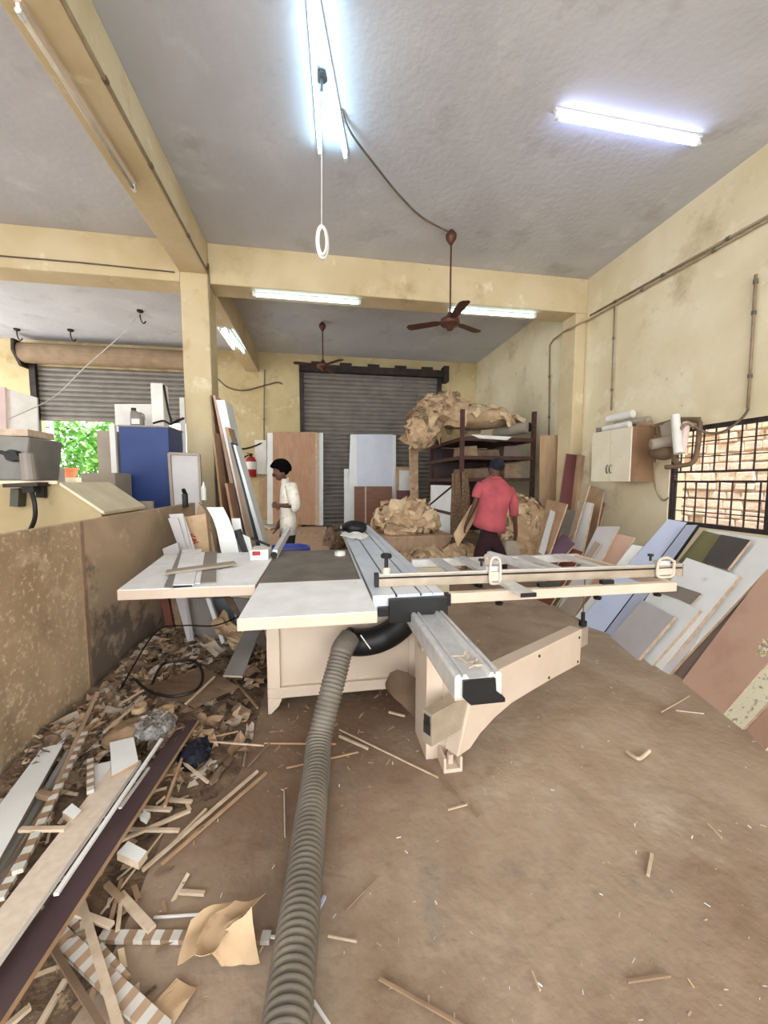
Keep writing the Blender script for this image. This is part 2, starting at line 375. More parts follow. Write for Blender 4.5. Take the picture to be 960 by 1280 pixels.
def pot(label, px, py):
    p = PY(px, py, 13.2)
    zt = p.z+.12
    solo('flower_pot', B().lathe([(.13, p.z-.12), (.2, zt), (.23, zt), (.23, zt+.05), (.2, zt+.05), (.17, zt-.02)], (p.x, p.y, 0), 18), m_terra, label, 'pot', 'flower pots outside')
struct('wall_garden', B().box(-9.6, -5.0, 13.0, 13.5, -.02, PY(80, 592, 13.2).z-.12), m_outground)
pot('terracotta pot outside, left of the two in the shutter opening', 73, 592)
pot('terracotta pot outside, right of the two in the shutter opening', 88, 592)
q0 = PY(53, 595, 12.6); q1 = PY(66, 528, 12.6)
gt = thing('louvred_gate', 'pale blue louvred gate leaf outside the left shutter opening', 'gate', ((q0.x+q1.x)/2, 12.6, -.02))
spart('gate_frame', B().box(q0.x, q0.x+.06, 12.58, 12.63, -.02, q1.z+.3).box(q1.x-.06, q1.x, 12.58, 12.63, -.02, q1.z+.3).box(q0.x, q1.x, 12.585, 12.625, q1.z+.2, q1.z+.3), m_white, gt)
b = B()
for i in range(30): b.prism([(q0.x+.05, 12.585, .1+i*.11), (q1.x-.05, 12.585, .1+i*.11), (q1.x-.05, 12.62, .17+i*.11), (q0.x+.05, 12.62, .17+i*.11)], (0, 0, .012))
spart('louvres', b, m_blueboard, gt)
# partition
PT = 1.25; PXx = -1.5
for nm, y0, y1, mm, lb in (('partition_panel', 1.0, 2.66, m_part, 'stained brown plywood partition sheet with pale scuffs, nearest the camera'), ('partition_panel', 2.67, 4.9, m_part2, 'smoother brown plywood partition sheet with dark patch, beyond the seam')):
    solo(nm, B().box(PXx-.03, PXx+.02, y0, y1, 0, PT), mm, lb, 'partition', bevel=.004)
solo('partition_batten', B().box(PXx+.02, PXx+.028, 2.645, 2.68, 0, PT), m_woodd, 'dark vertical strip covering the seam between the two partition sheets', 'strip')
p = PX(163, 822, PXx+.02)
solo('wall_label', B().box(PXx+.02, PXx+.024, p.y-.03, p.y+.03, p.z-.045, p.z+.045), m_greycard, 'small pale rectangular plate on the brown partition above the scrap heap', 'plate')
# ============================================================ LIGHTS ON THE CEILING
def tube_light(label, a, b, lit=True, tm=None, offset=(0, 0, .05), group=None, bw=.05):
    a = V(a); b = V(b); off = V(offset); c = (a+b)/2
    t = thing('tube_light', label, 'tube light', c+off, group)
    d = (b-a).normalized()
    spart('tube', B().tube([a, b], .017, 12), (tm or m_tube) if lit else m_glasstube, t, smooth=True)
    spart('batten', B().beam(a+off-d*.03, b+off+d*.03, bw, .03, off), m_batten if lit else m_cream, t, bevel=.004)
    for p_, sg in ((a, -1), (b, 1)):
        spart('end_cap', B().tube([p_+d*sg*.025, p_-d*sg*.02], .02, 10).beam(p_+d*sg*.012, p_+d*sg*.012+off, .022, .022, d), m_batten, t)
tube_light('lit tube light on the ceiling, left arm of the crossed pair', PZ(386, -12, 4.83), PZ(400, 192, 4.83))
tube_light('lit tube light on the ceiling, right arm of the crossed pair', PZ(391, -12, 4.81), PZ(432, 198, 4.81), offset=(0, 0, .07))
tube_light('lone bright tube light on the grey ceiling near the right wall', PZ(696, 147, 4.83), PZ(872, 180, 4.83), tm=m_tubev, offset=(0, 0, .06))
ty = 6.53
def under(px, py): return PZ(px, py, 4.295)
tube_light('lit tube light on the far edge of the cross beam, left of the two', under(318, 369), under(449, 379), offset=(0, 0, .04), bw=.04)
tube_light('lit tube light on the far edge of the cross beam, right of the two', under(562, 389), under(668, 396), offset=(0, 0, .04), bw=.04)
xa = -1.52
tube_light('lit tube light under the receding beam past the column, nearer of the two', PZ(276, 413, 4.32), PZ(292, 436, 4.32))
tube_light('lit tube light under the receding beam past the column, further of the two', PZ(286, 415, 4.32), PZ(305, 441, 4.32))
tube_light('unlit tube light on the underside of the long beam at upper left', PZ(26, 18, 4.4), PZ(167, 236, 4.4), lit=False, offset=(0, 0, .06))
tube_light('unlit tube light under the cross beam left of the column', PY(32, 341, 6.53), PY(170, 352, 6.53), lit=False, offset=(0, -.045, .03))
# pull cord and ring
h = PZ(402, 98, 4.85); dp = h.y
cl = thing('hanging_pull_ring', 'white cord with a coiled ring hanging from the crossed tube lights', 'cord', h)
spart('ceiling_hook', B().tube([h, h+V((0, 0, -.1))], .012, 8).lathe([(.05, -.0), (.05, .03), (.02, .045)], h), m_darksteel, cl)
q = PY(402, 286, dp)
spart('cord', B().tube([h+V((0, 0, -.08)), q], .004, 6), m_white, cl)
c = PY(403, 303, dp); ring = [c+V((.045*math.cos(t), .02*math.cos(t), .13*math.sin(t))) for t in [2*math.pi*i/24 for i in range(25)]]
bb = B().tube(ring, .014, 8, False); ring2 = [c+V((.035*math.cos(t), -.02, .11*math.sin(t))) for t in [2*math.pi*i/24 for i in range(25)]]
spart('ring_coil', bb.tube(ring2, .012, 8, False), m_white, cl, smooth=True)
# cable to fan
pts = [PZ(427, 138, 4.88), PZ(440, 168, 4.87), PZ(470, 208, 4.86), PZ(500, 245, 4.87), PZ(528, 272, 4.86), PZ(561, 290, 4.86)]
solo('ceiling_cable', B().tube(arc(pts), .011, 8), m_cable, 'grey cable running across the ceiling from tube lights to fan', 'cable', smooth=True)
def fan(label, px, pyt, pym, ang):
    h = PZ(px, pyt, CZ-.02); m = PY(px-2, pym, h.y)
    t = thing('ceiling_fan', label, 'fan', (h.x, h.y, m.z))
    spart('canopy', B().lathe([(.03, .02), (.075, -.04), (.07, -.09), (.03, -.15), (.015, -.17)], h, 16), m_brownmetal, t, smooth=True)
    spart('downrod', B().tube([h+V((0, 0, -.1)), V((h.x, h.y, m.z+.1))], .013, 8), m_brownmetal, t)
    spart('motor', B().lathe([(.03, .14), (.06, .08), (.13, .05), (.14, 0), (.12, -.03), (.05, -.05), (.045, -.09), (.02, -.1)], (h.x, h.y, m.z), 20), m_brownmetal, t, smooth=True)
    for k in range(3):
        a = ang+k*2.094; d = V((math.cos(a), math.sin(a), 0)); s = V((-math.sin(a), math.cos(a), .12))
        o = V((h.x, h.y, m.z+.02))
        q = [o+d*.12-s*.03, o+d*.2-s*.065, o+d*.58-s*.075, o+d*.62-s*.04, o+d*.62+s*.04, o+d*.58+s*.075, o+d*.2+s*.065, o+d*.12+s*.03]
        spart('blade', B().prism(q, (0, 0, .006)), m_brownmetal, t)
fan('brown ceiling fan on a long rod in front of the cross beam', 564, 290, 404, .5)
fan('ceiling fan on a rod in the back bay before the grey shutter', 403, 404, 458, 1.2)
# hooks and hanging wire in left back bay
def hook(label, px, py, drop=.25):
    h = PZ(px, py, CZ); solo('ceiling_hook', B().lathe([(.06, 0), (.06, -.03), (.02, -.05)], h, 10).tube(arc([h, h+V((0, 0, -drop*.6)), h+V((.05, 0, -drop)), h+V((.1, 0, -drop*.8))], 5), .012, 6), m_darksteel, label, 'hook', 'ceiling hooks of the left bay')
hook('dark ceiling hook in the left bay with a thin wire', 175, 388)
hook('dark ceiling hook in the left bay near the shutter roll', 88, 412)
hook('dark ceiling hook in the left bay at the frame edge', 21, 411)
w = [PZ(175, 392, 4.8)]
pp = [PY(150, 420, 8.2), PY(105, 460, 8.0), PY(75, 490, 7.6), PY(50, 506, 6.8), PY(10, 524, 6.0)]
solo('hanging_wire', B().tube(arc(w+pp), .008, 6), m_white, 'thin pale wire sagging from ceiling hook in the left bay', 'wire')
# ============================================================ CONDUITS
def pipe(label, pts, r, mat=m_pvc, clips=None, name='conduit'):
    t = thing(name, label, 'conduit', V(pts[0]))
    spart('pipe', B().tube(pts, r, 10), mat, t, smooth=True)
    b = B()
    for i, j, f in clips or []:
        p = V(pts[i]).lerp(V(pts[j]), f); d = (V(pts[j])-V(pts[i])).normalized()
        b.tube([p-d*.02, p+d*.02], r*1.5, 10)
    if b.v: spart('clips', b, m_cable, t)
    return t
XC = 4.47
pipe('long double conduit pipe sloping along the right wall above pilaster, upper run', [PX(985, 256, XC), PX(738, 394, XC)], .014, clips=[(0, 1, .2), (0, 1, .5), (0, 1, .8)])
mp_ = [PX(985, 261, XC), PX(734, 401, XC)]
pl_ = mp_+[PY(725, 404, 6.07), PY(718, 408, 6.07), PX(706, 414, 4.27), PX(692, 424, XC), PX(687, 432, XC), PX(686, 560, XC)]
pipe('conduit pipe along the right wall turning down beyond the pilaster', pl_, .014, clips=[(0, 1, .25), (0, 1, .6), (6, 7, .3), (6, 7, .7)])
pipe('vertical conduit pipe above the cream wall cabinet', [PX(768, 384, XC), PX(764, 513, XC)], .012, clips=[(0, 1, .3), (0, 1, .8)])
pipe('vertical conduit pipe ending above the barred window', [PX(945, 343, XC), PX(940, 430, XC), PX(935, 510, XC)], .014, clips=[(0, 1, .1), (0, 1, .55), (1, 2, .5)])
solo('wall_cable', B().tube(arc([PX(936, 511, 4.46), PX(928, 522, 4.45), PX(912, 535, 4.42), PX(898, 541, 4.40), PX(880, 540, 4.34), PX(868, 533, 4.3)]), .013, 8), m_cable, 'drooping cable from conduit to the dusty blower by the window', 'cable', smooth=True)
bp = [PX(x, y, BX1+.015) for x, y in ((80, 0), (120, 75), (150, 132), (185, 198), (225, 274), (250, 322))]
pipe('thin conduit along the right face of the long upper beam', [V((BX1+.014, 0.8, bp[0].z)), V((BX1+.014, 6.0, bp[-1].z+.0)), V((BX1+.014, 6.07, 4.6)), V((BX1+.02, 6.075, 4.2)), V((BX1+.02, 6.09, 4.05))], .014, clips=[(0, 1, .5), (0, 1, .65), (0, 1, .85)])
pipe('thin cable run along the face of the left cross beam', [PY(-20, 318, 6.08), PY(100, 328, 6.08), PY(218, 340, 6.08)], .009, m_cable)
pipe('thin vertical conduit on the yellow back wall', [PY(331, 462, 10.77), PY(330, 500, 10.77), PY(330, 580, 10.77)], .018, clips=[(0, 1, .5), (1, 2, .3)])
solo('wall_cable', B().tube(arc([PY(272, 473, 10.75), PY(285, 484, 10.74), PY(305, 488, 10.74), PY(330, 482, 10.74), PY(346, 478, 10.75), PY(353, 480, 10.75)]), .02, 6), m_cable, 'sagging cable on the yellow back wall near the shutter', 'cable')
solo('wall_cable', B().tube(arc([PY(290, 560, 10.7), PY(305, 561, 10.7), PY(320, 557, 10.7), PY(333, 551, 10.74)]), .025, 6), m_darksteel, 'dark cable on the back wall above the fire extinguisher', 'cable')
# fire extinguisher
fy = 10.67; fc = PY(314, 582, fy); s_ = fy/480
fe = thing('fire_extinguisher', 'red fire extinguisher hanging on the yellow back wall', 'extinguisher', (fc.x, fc.y, fc.z-.3))
spart('cylinder', B().lathe([(.1, -.3), (.125, -.28), (.13, .12), (.1, .2), (.04, .24)], fc, 20), m_red, fe, smooth=True)
spart('valve_head', B().lathe([(.04, .24), (.045, .3), (.02, .32)], fc, 12).beam(fc+V((-.1, -.02, .33)), fc+V((.06, -.02, .3)), .03, .02), m_black, fe)
spart('label_band', B().lathe([(.133, -.1), (.133, .1)], fc, 20), m_white, fe)
spart('discharge_hose', B().tube(arc([fc+V((-.04, -.03, .28)), fc+V((-.16, -.05, .2)), fc+V((-.18, -.06, 0)), fc+V((-.15, -.05, -.2))]), .018, 8), m_black, fe)
solo('switch_box', B().box(fc.x+.1, fc.x+.4, 10.7, 10.8, 1.5+.2, 1.5+.2+.9), m_white, 'white board hung under the conduit beside brown plywood panel', 'board')
# ============================================================ generic board makers
def bquad(px4, plane_p, n, t):
    q = [PP(x, y, plane_p, n) for x, y in px4]
    back = n if n.y > 0 or n.x > 0 else -n
    return B().prism(q, back.normalized()*t)
def edgef(o, m2i=1):
    pass
BOARDS = {}
def lean(name, label, px4, mat, leanang=57, t=.018, zb=0, key=None, edge=m_edge, group=None, cat='board', ref=None, off=0):
    """px4 = bottom-left, bottom-right, top-right, top-left; leans away from the room towards the right wall"""
    if ref is None:
        A = PZ(*px4[0], zb); Bq = PZ(*px4[1], zb)
        u = (Bq-A); u.z = 0; u.normalize()
        h = V((-u.y, u.x, 0))
        if h.dot(V((1, .2, 0))) < 0: h = -h
        s = h*math.cos(math.radians(leanang))+V((0, 0, math.sin(math.radians(leanang))))
        n = u.cross(s).normalized()
        if n.dot(V((1, .2, 0))) < 0: n = -n
        p0 = A
    else:
        p0, n = BOARDS[ref]; p0 = p0-n*off
    q = [PP(x, y, p0, n) for x, y in px4]
    b = B().prism(q, n*t)
    o = build(name, b, [mat, edge])
    for i, pl in enumerate(o.data.polygons): pl.material_index = 0 if abs(pl.normal.dot(n)) > .9 else 1
    if key: BOARDS[key] = (p0, n)
    BOARDS['last'] = (p0, n)
    return tag(o, label, cat, group)
def flat(name, label, px4, z, mat, t=.018, cat='board', group=None, edge=None, parent=None, tilt=0):
    q = [PZ(x, y, z+(tilt if i > 1 else 0)) for i, (x, y) in enumerate(px4)]
    b = B().prism(q, (0, 0, -t))
    o = build(name, b, [mat, edge or mat], parent)
    for pl in o.data.polygons: pl.material_index = 0 if abs(pl.normal.z) > .8 else 1
    if parent is None: tag(o, label, cat, group)
    return o
def facing(name, label, px4, y, mat, d=.02, cat='board', group=None, edge=None, dy=None, floor=None):
    """upright board facing the camera bay at depth y (top set back by dy)"""
    q = [PY(x, yy, y+(dy or 0)*(1 if i > 1 else 0)) for i, (x, yy) in enumerate(px4)]
    if floor is not None: q[0].z = q[1].z = floor
    b = B().prism(q, (0, d, 0))
    o = build(name, b, [mat, edge or mat])
    for pl in o.data.polygons: pl.material_index = 0 if abs(pl.normal.y) > .8 else 1
    return tag(o, label, cat, group)
# ============================================================ PANEL SAW
TZ = .88
saw = thing('panel_saw', 'large cream sliding table saw in the middle of the workshop', 'table saw', (.1, 2.6, 0))
# cabinet body
b = B().box(-.33, .62, 2.49, 3.4, .1, TZ-.06)
body = spart('cabinet_body', b, m_cream, saw, bevel=.006)
b = B().box(-.35, .66, 2.46, 2.488, .1, .17).box(-.35, -.27, 2.46, 2.488, .17, TZ-.05).box(.58, .66, 2.46, 2.488, .17, TZ-.05).box(-.27, .58, 2.46, 2.488, TZ-.12, TZ-.05)
spart('front_frame', b, m_cream, body, bevel=.004)
for x, y in ((-.35, 2.46), (.57, 2.5), (-.35, 3.3), (.55, 3.3)):
    b = B().prism([(x, y, .1), (x+.09, y, .1), (x+.07, y, .05), (x+.02, y, .0), (x, y, 0)], (0, .09, 0))
    spart('foot', b, m_cream, saw, bevel=.003)
# table tops
tops = B().box(-.378, .262, 1.77, 2.395, TZ-.055, TZ-.002)
o = spart('extension_table', tops, m_cream, saw, bevel=.004)
spart('table_surface', B().box(-.374, .26, 1.774, 2.393, TZ-.002, TZ+.002), m_whitetop, o)
o = spart('cast_table', B().box(-.38, .24, 2.397, 3.5, TZ-.05, TZ), m_greytop, saw, bevel=.004)
spart('table_insert', B().box(.245, .262, 2.4, 3.5, TZ-.02, TZ), m_alu, saw)
a = [PZ(146, 738, TZ), PZ(319, 732, TZ), V((-.385, 3.5, TZ)), V((-1.31, 3.47, TZ))]
b = B().prism([p-V((0, 0, .06)) for p in a], (0, 0, .058))
o = spart('side_table', b, m_cream, saw, bevel=.004)
cc = sum(a, V())/4
spart('table_surface', B().prism([cc+(p-cc)*.995-V((0, 0, .002)) for p in a], (0, 0, .004)), m_whitetop, o)
spart('side_table_bracket', B().beam((-.36, 2.45, .8), (-.5, 2.5, .8), .05, .05).beam((-.36, 3.3, .8), (-1.1, 3.3, .8), .06, .05), m_aludull, saw)
# blade-side panel and lower slide support
spart('side_panel', B().box(.62, .68, 2.3, 3.4, .1, .68), m_cream, saw, bevel=.004)
# sliding carriage (top) with grooves
CX0, CX1, CY0, CY1 = .275, .675, 2.03, 5.4
cs = B(); xs = [CX0, .40, .412, .53, .542, .60, .606, CX1]
top = []
prof = [(CX0, .80), (CX0, TZ)]
for gx0, gx1 in ((.40, .412), (.54, .552), (.61, .616)):
    prof += [(gx0, TZ), (gx0, TZ-.012), (gx1, TZ-.012), (gx1, TZ)]
prof += [(CX1, TZ), (CX1+.004, TZ-.02), (CX1+.03, TZ-.035), (CX1+.03, .80)]
cs.prism([(x, CY0, z) for x, z in prof], (0, CY1-CY0, 0))
car = spart('sliding_carriage', cs, m_alublue, saw)
grv = B()
for gx0, gx1 in ((.40, .412), (.54, .552)): grv.box(gx0, gx1, CY0-.001, CY1-.02, TZ-.0119, TZ-.010)
spart('groove', grv, m_dark, car)
spart('carriage_end_block', B().box(.36, .69, 1.99, 2.028, .735, TZ-.015).box(.30, .38, 2.0, 2.03, .77, .82), m_black, car, bevel=.004)
# rail
RX0, RX1, RY0 = .50, .645, 1.30
rz = .79
prof = [(RX0-.02, rz-.09), (RX0-.02, rz-.012), (RX0-.012, rz), (RX0+.002, rz), (RX0+.004, rz-.01), (RX0+.012, rz-.01), (RX0+.014, rz), (RX0+.026, rz), (RX0+.034, rz-.018), (RX1-.034, rz-.018), (RX1-.026, rz), (RX1-.014, rz), (RX1-.012, rz-.01), (RX1-.004, rz-.01), (RX1-.002, rz), (RX1+.012, rz), (RX1+.02, rz-.012), (RX1+.02, rz-.09)]
rail = spart('slide_rail', B().prism([(x, RY0, z) for x, z in prof], (0, 3.9, 0)), m_alu, saw)
cap = [(RX0+.01, RY0-.012, rz-.02), (RX1-.01, RY0-.012, rz-.02), (RX1-.006, RY0-.012, rz-.07), (RX1+.03, RY0-.012, rz-.1), (RX1+.03, RY0-.012, rz-.115), (RX0+.04, RY0-.012, rz-.115), (RX0+.01, RY0-.012, rz-.085)]
spart('rail_end_cap', B().prism(cap, (0, .05, 0)), m_black, rail)
spart('rail_base', B().box(RX0, RX1, RY0+.05, 5.1, rz-.13, rz-.09), m_cream, rail)
rs = random.Random(3); sh = B()
for i in range(9):
    c = V((.575+rs.uniform(-.04, .04), 1.36+rs.uniform(0, .12), rz-.012)); sh.tube(arc([c, c+V((rs.uniform(-.03, .03), rs.uniform(-.02, .02), .012)), c+V((rs.uniform(-.04, .04), rs.uniform(-.03, .03), .004))], 4), .003, 5)
tag(build('wood_shavings', sh, m_wood), 'curled pale wood shavings lying on the end of the slide rail', 'shavings', kind='stuff')
# slide support post and pivot
post = B().box(.545, .665, 1.90, 2.14, .0, .66)
o = spart('support_post', post, m_cream, saw, bevel=.004)
ps = B().tube([(.70, 1.93, .16), (.70, 1.93, .60)], .075, 20)
spart('pivot_barrel', ps, m_cream, o, smooth=False)
spart('barrel_cap', B().tube([(.70, 1.93, .60), (.70, 1.93, .62)], .05, 16).tube([(.70, 1.93, .52), (.70, 1.93, .535)], .08, 20), m_dark, o)
fb = B().box(.61, .71, 1.79, 1.89, .0, .02).box(.61, .622, 1.79, 1.89, .02, .08).box(.698, .71, 1.79, 1.89, .02, .08)
fb.tube([(.66, 1.84, 0.02), (.66, 1.84, .07)], .018, 8)
spart('levelling_foot', fb, m_cream, saw)
spart('support_bracket', B().beam((.47, 2.18, .76), (.56, 1.93, .62), .03, .05).box(.52, .58, 1.92, 2.0, .6, .7), m_aludull, saw)
# swing arm plate
A0 = V((.775, 1.80, 0)); A1 = V((1.80, 2.37, 0)); ad = (A1-A0).normalized(); an = V((ad.y, -ad.x, 0))
arm_px = [(572, 947), (588, 936), (600, 918), (618, 898), (640, 879), (668, 862), (697, 845), (725, 830), (728, 786)]
poly = [PP(x, y, A0, an) for x, y in arm_px]
tl = PP(608, 842, A0, an); zt = poly[-1].z
poly.append(V((A0.x, A0.y, tl.z*.5+zt*.5)))
arm = spart('swing_arm', B().prism(poly, -an*.09), m_cream, saw, bevel=.006)
for x, y in ((674, 820), (686, 847), (724, 797), (722, 827)):
    p = PP(x, y, A0, an); spart('bolt', B().tube([p+an*.004, p-an*.004], .009, 10), m_black, arm)
ai = A0+ad*.0-an*.045*1
def alongarm(s, z, o=-.045): return V((A0.x, A0.y, 0))+ad*s+an*o+V((0, 0, z))
armL = (A1-A0).length
tb = B().beam(alongarm(armL-.2, zt-.085), alongarm(armL+.16, zt-.085), .055, .14)
spart('telescopic_tube', tb, m_aludull, arm)
l0 = alongarm(-.30, .325, -.045); l1 = alongarm(.02, .325, -.045)
o = spart('telescopic_tube', B().beam(l0, l1, .06, .16).beam(l0-ad*.001, l0+ad*.24, .03, .162), m_aludull, arm)
spart('tube_opening', B().beam(l0-ad*.003, l0-ad*.0005, .045, .06).beam(l0-ad*.003+V((0, 0, .04)), l0-ad*.0005+V((0, 0, .04)), .04, .05), m_dark, o)
pn = alongarm(armL+.13, zt-.015)
o = spart('support_pin', B().tube([pn, pn+V((0, 0, .1))], .014, 10).tube([pn, pn+V((0, 0, .035))], .028, 12), m_black, arm)
spart('thin_rod', B().tube([pn+V((0, 0, .1)), pn+V((-.02, -.03, .36))], .004, 6), m_cable, o)
# cross-cut fence
f0 = V((.335, 2.19, TZ)); f1 = V((2.345, 2.135, TZ))
fd = (f1-f0).normalized(); fn = V((-fd.y, fd.x, 0))
def fence_at(s, o=0, z=0): return f0+fd*s+fn*o+V((0, 0, z))
fl = (f1-f0).length
prof = [(0, 0), (0, .048), (.008, .050), (.008, .058), (0, .06), (0, .072), (.045, .072), (.045, 0)]
fence = spart('crosscut_fence', B().prism([f0+fn*o_+V((0, 0, z_+.001)) for o_, z_ in prof], f1-f0), m_aludull, saw)
spart('fence_top_track', B().prism([f0+fn*o_+V((0, 0, z_)) for o_, z_ in ((.002, .0735), (.002, .078), (.03, .078), (.03, .0735))], f1-f0), m_alu, fence)
spart('fence_groove', B().prism([f0+fn*o_+V((0, 0, z_)) for o_, z_ in ((.0005, .0495), (.006, .0505), (.006, .0585), (.0005, .0595))], f1-f0), m_dark, fence)
spart('fence_end', B().prism([f0-fd*.025+fn*(-.002)+V((0, 0, .0)), f0-fd*.025+fn*.05+V((0, 0, .0)), f0-fd*.025+fn*.05+V((0, 0, .078)), f0-fd*.025+fn*(-.002)+V((0, 0, .078))], fd*.024), m_black, fence)
spart('fence_end', B().prism([f1+fd*.001+fn*(-.001), f1+fd*.001+fn*.046, f1+fd*.001+fn*.046+V((0, 0, .078)), f1+fd*.001+fn*(-.001)+V((0, 0, .078))], fd*.008), m_midgrey, fence)
k0 = fence_at(.045, .02, .08)
spart('clamp_knob', B().lathe([(.012, 0), (.012, .055), (.011, .06), (.032, .062), (.034, .075), (.028, .086)], k0+V((0, 0, .03)), 16), m_black, fence, smooth=False)
spart('knob_base', B().lathe([(.022, 0), (.024, .02), (.02, .035)], k0-V((0, 0, .001)), 14), m_cream, fence)
def stop(s, h, w):
    c = fence_at(s, -.012, 0); ringp = []
    for z, x in ((.0, .35), (.02, .5), (.06, .5), (.10, .5), (h-.02, .42), (h, .15), (h, -.2), (h-.015, -.42), (h-.06, -.5), (.02, -.5), (0, -.3)):
        ringp.append(c+fd*(x*w)+V((0, 0, z)))
    ringp = arc(ringp+[ringp[0]], 4)
    o = spart('flip_stop', B().tube(ringp, .009, 8, False), m_clear, fence, smooth=True)
    spart('stop_plate', B().prism([c+fd*(.45*w)+V((0, 0, .015)), c+fd*(.45*w)+V((0, 0, h*.45)), c-fd*(.45*w)+V((0, 0, h*.45)), c-fd*(.45*w)+V((0, 0, .015))], fn*.006), m_clear, o)
    spart('stop_block', B().beam(fence_at(s-.05, .03, .09), fence_at(s+.05, .03, .09), .05, .025), m_alu, o)
    spart('stop_knob', B().lathe([(.008, 0), (.008, .03), (.018, .032), (.018, .045)], fence_at(s-.07, .035, .1), 12), m_black, o)
s1 = (PP(618, 715, f0, fn)-f0).dot(fd); s2 = (PP(830, 710, f0, fn)-f0).dot(fd)
stop(s1, .16, .065); stop(s2, .125, .12)
# cross-cut table frame
XT0, XT1, XY0, XY1, xz = .72, 2.2, 2.03, 2.95, TZ-.005
ct = spart('crosscut_table', B().box(XT0, XT1, XY0, XY0+.045, xz-.062, xz-.004), m_cream, saw, bevel=.003)
spart('rear_rail', B().box(XT0, XT1, XY1, XY1+.045, xz-.062, xz), m_alu, ct, bevel=.003)
spart('end_rail', B().box(XT1-.05, XT1-.001, XY0+.046, XY1-.001, xz-.06, xz-.004), m_cream, ct)
for x, tone in ((.86, m_alu), (1.07, m_alu), (1.62, m_alu), (1.95, m_alu)):
    y0 = 2.245 if x != 1.07 else 1.9
    ob_ = spart('support_bar', B().box(x, x+.09, y0, XY1-.001, xz-.003, xz+.018 if x == 1.07 else xz+.012), tone, ct)
    if x == 1.07: spart('bar_end_cap', B().box(x-.001, x+.091, y0-.006, y0-.0005, xz-.004, xz+.019), m_black, ob_)
spart('latch', B().box(1.28, 1.42, 2.06, 2.09, xz-.004, xz+.02), m_black, ct); spart('latch', B().box(1.70, 1.78, 2.06, 2.09, xz-.004, xz+.02), m_black, ct)
for x in (1.02, 1.66, 2.08): spart('under_knob', B().lathe([(.02, -.09), (.024, -.075), (.008, -.07), (.008, -.06)], (x, 2.05, xz), 10), m_black, ct)
spart('table_joint', B().box(XT0-.02, XT0, 2.03, 2.09, xz-.075, xz-.012), m_black, ct)
# raised second bar behind the fence
ba = PY(611, 693, 2.8); bb_ = PY(688, 716, 2.3)
o = spart('mitre_bar', B().beam(ba, bb_, .045, .05), m_alu, saw, bevel=.003)
spart('mitre_bar_end', B().lathe([(.03, -.09), (.036, -.04), (.036, .0), (.02, .03)], ba+V((-.005, .01, -.03)), 12), m_cream, o)
# rip fence on the cast table
r0 = PZ(346, 703, TZ+.02); r1 = V((r0.x+.0, r0.y+.95, TZ+.02))
ra = PZ(341, 706, TZ); rbk = PZ(357, 664, TZ+.16)
rf = spart('rip_fence', B().prism([V((-.40, 3.17, TZ+.005)), V((-.345, 3.17, TZ+.005)), V((-.345, 3.17, TZ+.07)), V((-.385, 3.17, TZ+.07))], V((.05, .75, .10))), m_alu, saw, bevel=.003)
spart('fence_end_ring', B().tube([(-.373, 3.165, TZ+.03), (-.373, 3.155, TZ+.03)], .026, 14), m_dark, rf)
rbx = spart('rip_fence_head', B().box(-.55, -.41, 3.1, 3.32, TZ+.003, TZ+.085), m_white, saw, bevel=.006)
spart('lock_lever', B().tube([(-.41, 3.2, TZ+.10), (-.56, 3.25, TZ+.16)], .011, 8), m_black, rbx)
spart('red_label', B().box(-.528, -.47, 3.085, 3.098, TZ+.045, TZ+.075), m_red, rbx)
# dust duct and hose
dp_ = arc([PY(434, 801, 2.36), PY(448, 803, 2.38), PY(466, 801, 2.38), PY(484, 794, 2.37), PY(499, 783, 2.34), PY(512, 768, 2.32)], 6)
spart('dust_duct', B().tube(dp_, [.085]*len(dp_), 20), m_black, saw, smooth=True)
spart('duct_tie', B().tube([PY(451, 794, 2.27), PY(463, 811, 2.27)], .004, 6), m_white, saw)
h0 = PY(437, 798, 2.34)
hp = arc([h0, PY(428, 812, 2.27), PY(421, 838, 2.19), PY(413, 868, 2.1), (-.02, 1.97, .135), (-.035, 1.80, .08), (-.055, 1.6, .073), (-.075, 1.33, .073), (-.10, 1.0, .073), (-.125, .7, .073), (-.16, .3, .073)], 10)
# resample evenly with ridges
L_ = [0]
for i in range(len(hp)-1): L_.append(L_[-1]+(hp[i+1]-hp[i]).length)
tot = L_[-1]; N_ = int(tot/.0055); pts = []; rad = []; j = 0
for i in range(N_+1):
    s = tot*i/N_
    while j < len(L_)-2 and L_[j+1] < s: j += 1
    f_ = (s-L_[j])/(L_[j+1]-L_[j]+1e-9); pts.append(hp[j].lerp(hp[j+1], f_))
    rad.append(.064+.0045*math.sin(i*math.pi/2) if s > .12 else .068)
solo('dust_hose', B().tube(pts, rad, 22), m_hose, 'long ribbed grey hose running from the saw across the floor', 'hose', smooth=True)
# brown hood plate under the saw
q = [PY(x, y, 2.28) for x, y in ((482, 855), (488, 842), (497, 838), (510, 842), (524, 851))]
q2 = [PY(x, y, 2.16) for x, y in ((482, 860), (492, 872), (504, 882), (514, 893), (522, 902))]
hb = B(); hb.add(q+q2, [(i, i+1, i+6, i+5) for i in range(4)])
hb.add([p+V((0, .012, 0)) for p in q+q2], [(i, i+1, i+6, i+5) for i in range(4)])
spart('dust_hood', hb, m_hood, saw, smooth=True)
